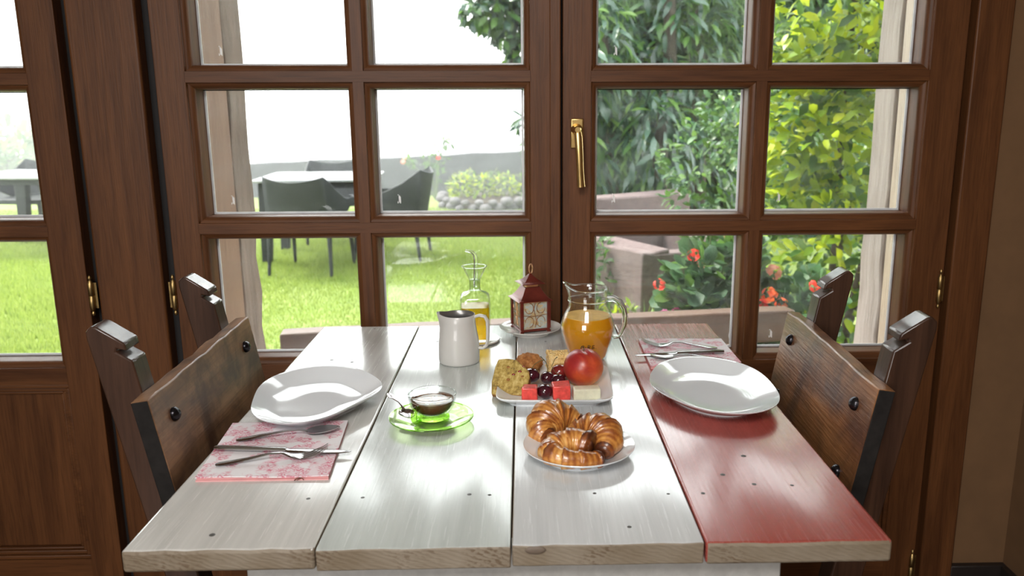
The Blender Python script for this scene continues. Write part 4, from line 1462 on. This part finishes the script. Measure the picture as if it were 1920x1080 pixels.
# ---- leaves
OVAL_V = np.array([(0, 0, 0), (.36, 0, .03), (.72, 0, .025), (1, 0, -.06), (.30, .20, .07), (.68, .19, .06), (.30, -.20, .07), (.68, -.19, .06)])
LONG_V = np.array([(0, 0, 0), (.36, 0, .02), (.72, 0, -.02), (1, 0, -.14), (.30, .10, .045), (.66, .105, .01), (.30, -.10, .045), (.66, -.105, .01)])
FERN_V = np.array([(0, 0, 0), (.36, 0, .02), (.72, 0, -.03), (1, 0, -.15), (.28, .06, .02), (.66, .05, -.02), (.28, -.06, .02), (.66, -.05, -.02)])
ROUND_V = np.array([(0, 0, 0), (.42, 0, -.03), (.8, 0, 0), (1, 0, .05), (.30, .46, .08), (.82, .36, .07), (.30, -.46, .08), (.82, -.36, .07)])
LEAF_F = np.array([(0, 1, 4), (1, 2, 5), (1, 5, 4), (2, 3, 5), (0, 6, 1), (1, 7, 2), (1, 6, 7), (2, 7, 3)])


def leaf_cloud(root, name, tmpl, P, D, U, S, mats, n_parts, midx=None):
    """P base points (root local), D axes, U rough normals, S lengths; the n_parts nearest to the room become parts of their own"""
    D = D / np.linalg.norm(D, axis=1)[:, None]
    W = np.cross(U, D)
    W /= np.linalg.norm(W, axis=1)[:, None] + 1e-9
    Un = np.cross(D, W)
    rl = np.array(root.location)
    d2 = np.linalg.norm(P + rl - CAM, axis=1) / S
    order = np.argsort(d2)
    parts, rest = order[:n_parts], order[n_parts:]
    if midx is None:
        midx = rng.integers(0, len(mats), len(P))
    if len(rest):
        A = (tmpl[None, :, 0, None] * D[rest][:, None, :] + tmpl[None, :, 1, None] * W[rest][:, None, :] + tmpl[None, :, 2, None] * Un[rest][:, None, :]) * S[rest][:, None, None] + P[rest][:, None, :]
        k = len(tmpl)
        F = (LEAF_F[None] + (np.arange(len(rest)) * k)[:, None, None]).reshape(-1, 3)
        me = fast_mesh('foliage', A.reshape(-1, 3), F, mats, np.repeat(midx[rest], len(LEAF_F)))
        o = bpy.data.objects.new('foliage', me)
        COL.objects.link(o)
        o.parent = root
        o['kind'] = 'stuff'
    lm = [fast_mesh(name, tmpl, LEAF_F, [m_]) for m_ in mats]
    for i in parts:
        o = bpy.data.objects.new(name, lm[midx[i]])
        COL.objects.link(o)
        o.parent = root
        M3 = Matrix((D[i], W[i], Un[i])).transposed()
        o.rotation_euler = M3.to_euler()
        o.location = P[i]
        o.scale = (S[i],) * 3


def blobs(N, blist, shell=0.72, back=0.12):
    """points on lumpy ellipsoids: blist of (centre, radii); returns points and outward directions"""
    wts = np.array([(b[1][0] * b[1][1] + b[1][1] * b[1][2] + b[1][0] * b[1][2]) for b in blist])
    wts = wts / wts.sum()
    P, D = [], []
    while len(P) < N:
        m_ = N
        bi = rng.choice(len(blist), m_, p=wts)
        d = rng.normal(size=(m_, 3))
        d /= np.linalg.norm(d, axis=1)[:, None]
        kp = (d[:, 1] < 0.35) | (rng.random(m_) < back)
        bi, d = bi[kp], d[kp]
        c = np.array([blist[i][0] for i in bi])
        r_ = np.array([blist[i][1] for i in bi])
        lump = 1 + 0.12 * np.sin(d[:, 0] * 9 + bi) * np.sin(d[:, 2] * 8 + bi * 2)
        q = (shell + (1 - shell) * rng.random(len(d)) ** 0.6)[:, None] * lump[:, None]
        P += list(c + r_ * d * q)
        D += list(d)
    return np.array(P[:N]), np.array(D[:N])


def shrub(name, label, cat, loc, blist, N, size, mats, tmpl, parts, droop=0.3, stems=(), group=None, leafname='leaf', up=0.5, jitter=0.7, bark=None):
    root = thing(name, label, cat, loc, 0, group)
    P, D = blobs(N, blist)
    ax = D + rng.normal(size=D.shape) * jitter
    ax[:, 2] -= droop
    U = D * 0.6 + np.array([0, -0.15, up]) + rng.normal(size=D.shape) * 0.25
    S = size * (0.65 + 0.6 * rng.random(N))
    leaf_cloud(root, leafname, tmpl, P, ax, U, S, mats, parts)
    if stems:
        for st in stems:
            MB().tube(st[:-1], st[-1], 7).build('stem', bark or M_BARK, root, smooth=60)
    return root


# yellow green privet by the right hand post
shrub('privet_bush', 'tall yellow green privet bush close behind the old timber post', 'bush', (1.55, 4.05, G),
      [((-.02, 0, .55), (.42, .40, .55)), ((.10, .05, 1.25), (.44, .42, .55)), ((.02, .0, 1.85), (.46, .42, .55)), ((.15, .1, 2.45), (.50, .45, .5)), ((.5, .1, 1.4), (.4, .4, 1.2)), ((-.16, .06, 1.35), (.26, .3, .35))],
      7200, 0.085, [L_YEL, L_YEL, L_YEL, L_MID], OVAL_V, 280, 0.0,
      [[(0, 0, 0), (.03, .02, .7), (.0, .0, 1.5), (.05, .05, 2.4), [.035, .03, .022, .01]], [(.1, .1, 0), (.25, .1, .8), (.3, .1, 1.7), (.35, .1, 2.5), [.03, .026, .02, .01]]], up=0.7)
# darker shrub low on the right
shrub('green_shrub', 'mid green small leaved shrub low beside the stone trough', 'bush', (1.42, 4.6, G),
      [((-.05, 0, .45), (.5, .4, .5)), ((-.22, .1, .95), (.42, .4, .4)), ((.5, .1, .6), (.5, .4, .6)), ((-.10, .25, 1.28), (.28, .3, .3))],
      3800, 0.060, [L_MID, L_MID, L_GER], OVAL_V, 160, 0.1, [[(0, 0, 0), (-.05, .05, .5), (-.15, .1, 1.0), [.03, .025, .012]]])
# drooping laurel with trunk
lau = shrub('laurel_bush', 'dark laurel bush with long drooping leaves behind the stone trough', 'bush', (0.95, 6.6, G),
            [((-.50, .1, .95), (.34, .4, .75)), ((-.42, .0, 1.75), (.36, .4, .55)), ((.05, -.15, 1.10), (.26, .30, .38)), ((.35, .35, 1.7), (.55, .4, .8)), ((.0, .5, 1.2), (.9, .4, 1.1))],
            2600, 0.185, [L_LAUREL, L_LAUREL, L_MID], LONG_V, 200, 1.1, [[(0.18, .15, 0), (.15, .12, .9), (.22, .15, 1.7), (.2, .2, 2.6), [.075, .065, .055, .04]], [(-.2, .2, 0), (-.22, .15, .9), (-.3, .2, 1.9), [.05, .045, .03]]], up=0.7, jitter=0.45)
# feathery tree over it
shrub('yew_tree', 'feathery light green yew tree spreading above the laurel', 'tree', (1.05, 7.2, G),
      [((-.35, -.1, 2.5), (.62, .5, .42)), ((.5, -.1, 2.45), (.62, .5, .5)), ((.1, .2, 3.1), (1.0, .7, .5)), ((1.3, .2, 2.3), (.7, .5, .9)), ((.9, .2, 1.7), (.5, .4, .5))],
      5600, 0.150, [L_FERN, L_FERN, L_MID], FERN_V, 150, 0.55, [[(0.55, .3, 0), (.5, .3, 1.4), (.45, .3, 2.9), [.09, .075, .05]], [(.45, .3, 2.2), (.0, .1, 2.6), (-.5, 0, 2.7), [.045, .03, .012]]], leafname='frond', jitter=0.8)
# dense hedge of the same garden closing the view behind the trees
shrub('back_hedge', 'dark green hedge closing the garden behind yew and laurel', 'hedge', (1.9, 9.0, G),
      [((-1.0, 0, 1.2), (.7, .5, 1.4)), ((0, .1, 1.6), (1.0, .6, 1.9)), ((1.4, 0, 1.5), (1.2, .6, 1.8)), ((-.6, .2, 2.9), (.8, .5, .8)), ((.6, .1, 3.2), (1.2, .5, .8))],
      5200, 0.26, [L_MID, L_LAUREL], OVAL_V, 0, 0.2, [[(0, 0, 0), (0, .1, 1.5), (.1, .1, 3.0), [.08, .07, .04]]])
hb = bpy.data.objects['back_hedge']
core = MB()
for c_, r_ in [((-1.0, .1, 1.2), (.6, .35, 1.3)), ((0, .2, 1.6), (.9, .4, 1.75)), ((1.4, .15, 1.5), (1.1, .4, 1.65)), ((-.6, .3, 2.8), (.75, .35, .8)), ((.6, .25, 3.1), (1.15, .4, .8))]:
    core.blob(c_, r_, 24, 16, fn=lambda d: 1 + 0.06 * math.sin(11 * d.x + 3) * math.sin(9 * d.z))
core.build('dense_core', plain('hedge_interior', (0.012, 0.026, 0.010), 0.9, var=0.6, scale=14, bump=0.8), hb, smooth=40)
# hanging branch of a tree whose trunk stands behind the meeting stiles
br = thing('broadleaf_tree', 'tree whose leafy branch hangs into the sky above the lawn', 'tree', (0.62, 8.3, G))
MB().tube([(0, 0, 0), (0.03, 0, 1.2), (-.02, 0, 2.4), (.05, 0, 3.6)], [.11, .095, .08, .06], 10).build('trunk', M_BARK, br, smooth=60)
for bs in ([(0, 0, 2.3), (-.35, -.3, 2.75), (-.8, -.6, 2.72), (-1.2, -.8, 2.55)], [(0, 0, 2.8), (-.4, -.2, 3.2), (-.9, -.4, 3.25), (-1.4, -.5, 3.1)], [(-.45, -.35, 2.76), (-.66, -.55, 2.3), (-.70, -.6, 1.8), (-.78, -.62, 1.5)]):
    MB().tube(bs, [.04, .025, .015, .006][:len(bs)], 7).build('branch', M_BARK, br, smooth=60)
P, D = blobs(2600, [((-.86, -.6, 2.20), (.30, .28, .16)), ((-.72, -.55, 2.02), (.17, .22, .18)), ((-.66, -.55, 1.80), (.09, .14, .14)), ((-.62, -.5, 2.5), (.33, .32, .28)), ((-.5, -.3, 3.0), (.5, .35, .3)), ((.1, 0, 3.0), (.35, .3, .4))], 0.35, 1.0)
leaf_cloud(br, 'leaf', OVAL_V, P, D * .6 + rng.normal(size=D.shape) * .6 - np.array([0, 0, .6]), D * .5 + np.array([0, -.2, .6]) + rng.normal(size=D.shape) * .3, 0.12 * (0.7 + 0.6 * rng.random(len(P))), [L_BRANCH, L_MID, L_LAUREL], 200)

# stone trough
tr = thing('stone_trough', 'old rough granite water trough with a slab behind it', 'trough', (0.70, 4.72, G), R(27))
TL, TD, TH = 0.86, 0.92, 0.50


def rough(a, b_, seed, amp=0.012, n=5):
    r_ = random.Random(seed)
    m = MB()
    rs = []
    for k in range(n + 1):
        x = a[0] + (b_[0] - a[0]) * k / n
        j = lambda: r_.uniform(-amp, amp)
        rs.append([(x, a[1] + j(), a[2]), (x, b_[1] + j(), a[2]), (x, b_[1] + j(), b_[2] + j()), (x, (a[1] + b_[1]) / 2 + j(), b_[2] + j()), (x, a[1] + j(), b_[2] + j())])
    return m.rings(rs)


rough((0, 0, 0), (TL, 0.16, TH), 1).build('front_wall', M_STONE, tr, smooth=40, bevel=0.012)
rough((0, TD - 0.14, 0), (TL, TD, TH), 2).build('rear_wall', M_STONE, tr, smooth=40, bevel=0.012)
rough((-0.02, 0.0, 0), (0.19, TD, TH + 0.02), 3, n=3).build('side_wall', M_STONE, tr, smooth=40, bevel=0.012)
rough((TL - 0.14, 0.0, 0), (TL + .02, TD, TH), 4, n=3).build('side_wall', M_STONE, tr, smooth=40, bevel=0.012)
MB().box((0.15, 0.1, 0.0), (TL - .1, TD - .1, TH - 0.16)).build('water', M_WATER, tr)
rough((-0.1, TD, 0), (TL + 0.2, TD + 0.2, 0.74), 6).build('back_slab', M_STONE, tr, smooth=40, bevel=0.015)

# geraniums in pots


def geranium(loc, label, pot_h, H0, rad, blooms, n, parts):
    root = thing('geranium', label, 'flower', loc)
    MB().lathe([(0.09, 0), (0.125, pot_h * .85), (0.14, pot_h * .86), (0.142, pot_h), (0.125, pot_h), (0.12, pot_h - .02)], 28).build('pot', M_TERRA, root, smooth=40)
    P, D = blobs(n, [((0, 0, H0), rad), ((rad[0] * .5, 0, H0 + .06), (rad[0] * .6, rad[1] * .7, rad[2])), ((-rad[0] * .5, -.05, H0 - .06), (rad[0] * .5, rad[1] * .6, rad[2] * .7))], 0.55, .5)
    leaf_cloud(root, 'leaf', ROUND_V, P, D + rng.normal(size=D.shape) * .5, np.array([0, -.4, .9]) + rng.normal(size=D.shape) * .3, 0.062 * (0.7 + 0.6 * rng.random(n)), [L_GER, L_GER, L_MID], parts)
    for k in range(4):
        a = k * 1.6
        MB().tube([(0.03 * math.cos(a), 0.03 * math.sin(a), pot_h - .02), (rad[0] * .4 * math.cos(a), rad[1] * .3 * math.sin(a), (pot_h + H0) / 2), (rad[0] * .6 * math.cos(a), rad[1] * .5 * math.sin(a), H0 + .05)], [.008, .006, .004], 6).build('stem', M_TWIG, root)
    for (bx, by, bz, rr, mt) in blooms:
        MB().tube([(bx * .6, by * .6, H0), (bx, by, bz)], 0.003, 5).build('flower_stalk', M_TWIG, root)
        m = MB()
        r_ = random.Random(int((bx + 2) * 1000))
        for q in range(16):
            d = Vector((r_.gauss(0, 1), r_.gauss(0, 1), r_.gauss(0, 1))).normalized()
            c = Vector((bx, by, bz)) + d * rr * .8
            s_ = d.cross(Vector((0.3, 0.2, 1))).normalized() * rr * .42
            t_ = d.cross(s_).normalized() * rr * .42
            m.add([c - s_, c + t_, c + s_ + d * rr * .2, c - t_], [(0, 1, 2, 3)])
        m.build('bloom', mt, root, smooth=0)
    return root


geranium((0.80, 3.45, G), 'red geranium in a terracotta pot before the stone trough', 0.40, 0.60, (0.20, 0.17, 0.16),
         [(-.10, -.10, .755, .028, P_RED), (-.06, -.05, .70, .02, P_SALMON), (-.24, -.12, .635, .026, P_RED), (.05, -.18, .515, .028, P_RED), (.14, -.16, .52, .022, P_SALMON), (.08, .05, .80, .02, P_SALMON), (-.02, -.05, .85, .014, P_SALMON)], 520, 170)
geranium((1.13, 3.35, G), 'orange red geranium in a pot seen past the glazing bar', 0.36, 0.48, (0.17, 0.15, 0.14),
         [(-.13, -.08, .60, .036, P_ORANGE), (-.08, -.1, .565, .03, P_ORANGE), (-.09, .0, .68, .034, P_SALMON), (-.17, 0, .72, .024, P_SALMON), (-.16, -.1, .56, .03, P_RED), (.05, -.1, .64, .026, P_RED)], 380, 80)
# irises and pink flowers between bench and trough
ir = thing('iris_clump', 'clump of pale green iris blades beyond the garden bench', 'plant', (0.42, 3.55, G))
ms = []
for k in range(46):
    a = rng.random() * 6.28
    r0 = 0.16 * rng.random() ** .5
    bx, by = 1.5 * r0 * math.cos(a), r0 * math.sin(a)
    h = 0.36 + 0.26 * rng.random()
    lx, ly = rng.normal() * .10, rng.normal() * .07
    w_ = 0.011
    ca, sa = math.cos(a * 3) * w_, math.sin(a * 3) * w_ * .5
    vs = [(bx - ca, by - sa, 0), (bx + ca, by + sa, 0), (bx + lx * .4 - ca, by + ly * .4 - sa, h * .55), (bx + lx * .4 + ca, by + ly * .4 + sa, h * .55), (bx + lx * 1.2, by + ly * 1.2, h)]
    MB().add(vs, [(0, 1, 3, 2), (2, 3, 4)]).build('blade', L_BLADE, ir, smooth=0)
pk = shrub('pink_phlox', 'low plant with magenta pink flowers just beyond the bench', 'flower', (0.60, 3.42, G), [((0, 0, .34), (.17, .12, .16)), ((.12, 0, .28), (.14, .1, .2))], 260, 0.05, [L_MID, L_YEL], OVAL_V, 60, 0.1,
           [[(0, 0, 0), (0, 0, .3), [.006, .004]], [(0, 0, 0), (.08, 0, .32), [.006, .004]], [(0, 0, 0), (-.07, 0, .34), [.006, .004]]], bark=M_TWIG)
for k, (bx, by, bz) in enumerate([(-.06, -.1, .49), (-.02, -.11, .515), (.03, -.1, .52), (-.10, -.1, .47), (.0, -.13, .48), (.07, -.08, .50)]):
    m = MB()
    for q in range(10):
        a = q * 0.63
        c = Vector((bx, by, bz))
        d = Vector((math.cos(a) * .024, -.008, math.sin(a) * .024))
        s_ = Vector((-math.sin(a), 0, math.cos(a))) * .010
        m.add([c, c + d * .6 - s_, c + d, c + d * .6 + s_], [(0, 1, 2, 3)])
    m.build('bloom', P_PINK, pk, smooth=0)
shrub('yellow_marguerite', 'low yellow green plant before the water trough', 'plant', (0.36, 3.9, G), [((0, 0, .30), (.16, .12, .14)), ((.14, 0, .26), (.14, .1, .14))], 340, 0.05, [L_YEL, L_PALE], OVAL_V, 80, 0.0,
      [[(0, 0, 0), (0, 0, .3), [.006, .004]]], bark=M_TWIG)
shrub('low_fern', 'leafy green plant at the left foot of the trough', 'plant', (0.42, 5.2, G), [((0, 0, .28), (.16, .3, .30))], 420, 0.10, [L_MID, L_FERN], LONG_V, 50, 0.2, [[(0, 0, 0), (0, 0, .25), [.008, .004]]], bark=M_TWIG)

# bench, backrest toward the doors
be = thing('garden_bench', 'long heavy wooden bench standing outside right behind the doors', 'bench', (0.0655, 2.72, G), math.atan2(0.243, 1.649))
bl = 0.868
zt = 0.52 - G
bm = MB()
rs = []
r_ = random.Random(8)
for k in range(13):
    x = -bl + (2 * bl + .05) * k / 12
    j = lambda: r_.uniform(-.004, .004)
    rs.append([(x, 0 + j(), zt + j() * .6), (x, 0.0 + j(), zt - 0.115), (x, 0.085, zt - 0.115), (x, 0.085 + j(), zt + j() * .6)])
bm.rings(rs)
bm.build('back_rail', M_BENCH, be, smooth=40, bevel=0.008)
MB().box((-bl, 0.085, 0.36), (bl, 0.44, 0.42)).build('seat', M_BENCH, be, bevel=0.006)
for sx in (-.62, .62):
    MB().box((sx - .05, 0.09, 0), (sx + .05, 0.42, 0.36)).build('leg', M_BENCH, be, bevel=0.006)
    MB().prism([(0.02, 0.30), (0.085, 0.30), (0.075, zt - .1), (0.012, zt - .1)], 'X', sx - .045, sx + .045).build('back_support', M_BENCH, be, bevel=0.004)


# garden chairs and tables
def garden_chair(label, loc, rz):
    root = thing('garden_chair', label, 'chair', loc, rz, None)
    # local: sitter faces +x; wrap shell from arm to arm round the back
    hw, dp = 0.285, 0.30
    path = []
    K = 28
    for k in range(K + 1):
        t = -1 + 2 * k / K
        a = abs(t)
        if a < 0.45:
            y = hw * (t / 0.45) * 0.88
            x = -dp + 0.03 * (a / 0.45) ** 2
        else:
            u = (a - 0.45) / 0.55
            y = math.copysign(hw * (0.88 + 0.12 * math.sin(min(1, u * 2) * math.pi / 2)), t)
            x = -dp + 0.03 + u * 0.56
        if a < 0.45:
            zt_ = 0.775 + 0.045 * (a / .45) ** 2
        else:
            u = (a - 0.45) / 0.55
            zt_ = 0.60 + 0.22 * (1 - min(1, u * 1.55)) ** 1.8
        zb_ = 0.36 if a < 0.5 else 0.36 + 0.17 * min(1, (a - 0.5) / 0.35)
        path.append((x, y, zt_, zb_, a))
    rs = []
    for x, y, zt_, zb_, a in path:
        lean = -0.085 * max(0, (0.62 - a) / 0.62) ** .5
        n_ = Vector((x + .02, y, 0))
        n_.normalize()
        n_ *= 0.022
        xt = x + lean
        rs.append([(x, y, zb_), (x + n_.x, y + n_.y, zb_), (xt + n_.x, y + n_.y, zt_), (xt, y, zt_)])
    MB().rings(rs).build('shell', M_WICKER, root, smooth=60, bevel=0.006)
    MB().box((-dp + .02, -hw + .02, 0.38), (0.27, hw - .02, 0.43)).build('seat', M_WICKER, root, bevel=0.012, seg=3)
    for sx, sy in ((-.27, -.25), (-.27, .25), (.25, -.255), (.25, .255)):
        MB().tube([(sx, sy, 0.42), (sx * 1.06, sy * 1.02, 0.2), (sx * 1.14, sy * 1.05, 0)], [0.026, 0.018, 0.014], 8).build('leg', M_WICKER, root, smooth=60)
    return root


def garden_table(label, loc, rz):
    root = thing('garden_table', label, 'table', loc, rz, None)
    MB().box((-.52, -.46, 0.715), (.52, .46, 0.74)).build('tabletop', M_TABLETOP, root, bevel=0.008)
    for sx in (-1, 1):
        for sy in (-1, 1):
            MB().prism([(sx * .455 - .04, 0), (sx * .455 + .04, 0), (sx * .42 + .065, .70), (sx * .42 - .065, .70)], 'Y', sy * .36 - .04, sy * .36 + .04).build('leg', M_WICKER, root, bevel=0.006)
    MB().box((-.47, -.41, 0.66), (.47, .41, 0.715)).build('skirt', M_WICKER, root, bevel=0.004)
    return root


garden_table('pale topped garden table on the lawn between black wicker chairs', (-1.86, 7.72, G), R(3))
garden_chair('black wicker chair with its back to the house, before the garden table', (-1.80, 6.98, G), R(84))
garden_chair('black wicker chair turned sideways at the open end of the garden table', (-1.22, 7.60, G), R(176))
garden_chair('black wicker chair behind the garden table, half hidden by its top', (-1.95, 8.55, G), R(-80))
garden_table('pale topped garden table far off, seen through the first door', (-4.72, 8.2, G), R(-4))
garden_chair('black wicker chair farther from the oak stile, behind the table seen through the first door', (-5.25, 8.95, G), R(-95))
garden_chair('black wicker chair next to the oak stile, behind the table seen through the first door', (-4.52, 8.95, G), R(-90))

# low slate wall, flower bed and roses at the end of the lawn
m = MB()
rs = []
r_ = random.Random(12)
for k in range(41):
    x = -14 + 16 * k / 40
    zt_ = 0.375 + (x + 4.2) * 0.040 + r_.uniform(-.012, .012)
    rs.append([(x, 13.0 + r_.uniform(-.02, .02), -1.6), (x, 13.4, -1.6), (x, 13.4, zt_), (x, 13.0 + r_.uniform(-.02, .02), zt_)])
m.rings(rs)
tag(m.build('garden_wall', M_WALLST, smooth=30), 'low dark slate wall across the end of the lawn', 'wall')
bed = thing('flower_bed', 'raised flower bed edged with pale round stones before the slate wall', 'flower bed', (-0.45, 11.6, G))
MB().lathe([(0.62, 0), (0.60, 0.10), (0.45, 0.16), (0.05, 0.18)], 30).build('soil', M_SOIL, bed)
bed.scale = (1.0, 1.0, 1.0)
for k in range(34):
    a = R(160 + 250 * k / 33)
    q = 0.055 + 0.035 * rng.random()
    rr = 0.66 + 0.07 * rng.random()
    MB().blob((rr * math.cos(a), rr * math.sin(a), q * .5 + (0.08 if k % 2 else 0)), (q, q, q * .75), 10, 7).build('stone', M_BEDST, bed, smooth=60)
for k, (bx, by, rr, mm) in enumerate([(-.40, -.25, .17, [L_PALE, L_YEL]), (-.10, -.32, .16, [L_PALE, L_YEL]), (.20, -.25, .17, [L_YEL, L_PALE]), (.45, -.10, .16, [L_PALE, L_MID]), (0.0, .15, .2, [L_MID, L_PALE]), (-.35, .2, .18, [L_MID, L_PALE])]):
    root = shrub('bedding_plant', ['yellow green bedding plant nearest the slate wall roses', 'yellow green bedding plant at the front of the flower bed', 'bright yellow bedding plant in the front of the flower bed', 'pale bedding plant at the end of the bed by the door stile',
                                   'green bedding plant in the rear middle of the flower bed', 'green bedding plant at the rear of the bed below the roses'][k], 'plant', (-0.45 + bx, 11.6 + by, G + .12), [((0, 0, .16), (rr, rr, .15))], 150, 0.085, mm, OVAL_V, 0, 0.0,
                 [[(0, 0, 0), (0, 0, .15), [.01, .006]]], bark=M_TWIG)
ro_ = thing('rose_bush', 'sparse rose bush rising above the slate wall', 'bush', (-1.30, 12.3, G))
P, D = [], []
for st in ([(0, 0, 0), (-.05, 0, .4), (-.12, .05, .75), (-.14, .05, 1.02)], [(0, 0, 0), (.05, 0, .5), (.14, .05, .8), (.20, 0, .98)], [(0, 0, 0), (-.2, 0, .4), (-.42, 0, .6)], [(0, 0, 0), (.02, 0, .45), (.02, 0, .8)]):
    MB().tube(st, [.014, .010, .007, .004][:len(st)], 6).build('stem', M_TWIG, ro_, smooth=60)
    for k in range(34):
        t = 0.35 + 0.65 * rng.random()
        i = min(int(t * (len(st) - 1)), len(st) - 2)
        u = t * (len(st) - 1) - i
        P.append(np.array(st[i]) * (1 - u) + np.array(st[i + 1]) * u + rng.normal(size=3) * .04)
        D.append(rng.normal(size=3))
P, D = np.array(P), np.array(D)
leaf_cloud(ro_, 'leaf', OVAL_V, P, D, rng.normal(size=D.shape) + np.array([0, 0, .6]), 0.10 * (0.7 + .6 * rng.random(len(P))), [L_MID, L_MID], 60)
for c_, mt in (((.06, -.08, .62), P_RED), ((-.46, -.05, .56), P_SALMON), ((-.44, 0, .60), P_SALMON)):
    MB().blob(c_, (.035, .035, .03), 10, 7, fn=lambda d: 1 + .2 * math.sin(9 * d.x + 4 * d.z)).build('bloom', mt, ro_, smooth=30)

# far trees in the mist beyond the wall


def far_tree(loc, h, label, seed):
    root = thing('far_tree', label, 'tree', loc, 0, None)
    MB().tube([(0, 0, 0), (.02 * h, 0, h * .4), (0, 0, h * .7)], [.045 * h, .03 * h, .015 * h], 8).build('trunk', M_BARK, root)
    P, D = blobs(900, [((0, 0, h * .68), (h * .28, h * .25, h * .22)), ((h * .16, 0, h * .5), (h * .2, h * .2, h * .16)), ((-h * .18, 0, h * .52), (h * .2, h * .2, h * .17))], .5, .5)
    leaf_cloud(root, 'leaf', OVAL_V, P, D + rng.normal(size=D.shape) * .7, D + np.array([0, 0, .5]), 0.085 * h * (.7 + .6 * rng.random(len(P))), [L_MID, L_PALE], 0)
    return root


far_tree((-9.25, 15.2, -1.6), 2.75, 'misty tree far beyond the wall, seen through the first door', 1)
far_tree((-10.6, 16.6, -1.6), 3.1, 'misty tree farther off beyond the wall, beside the nearer misty tree', 2)

# morning mist over the far garden
q = NT('garden_mist')
mist = q.done(None, q.n('VolumeScatter', {'Color': (0.96, 0.98, 1.0), 'Density': 0.038, 'Anisotropy': 0.1}).outputs[0])
hz = MB().box((-45, 7.4, -6), (0.22, 62, 9)).build('mist', mist, smooth=0)
tag(hz, 'thin white mist hanging over the far garden', 'mist', kind='stuff')
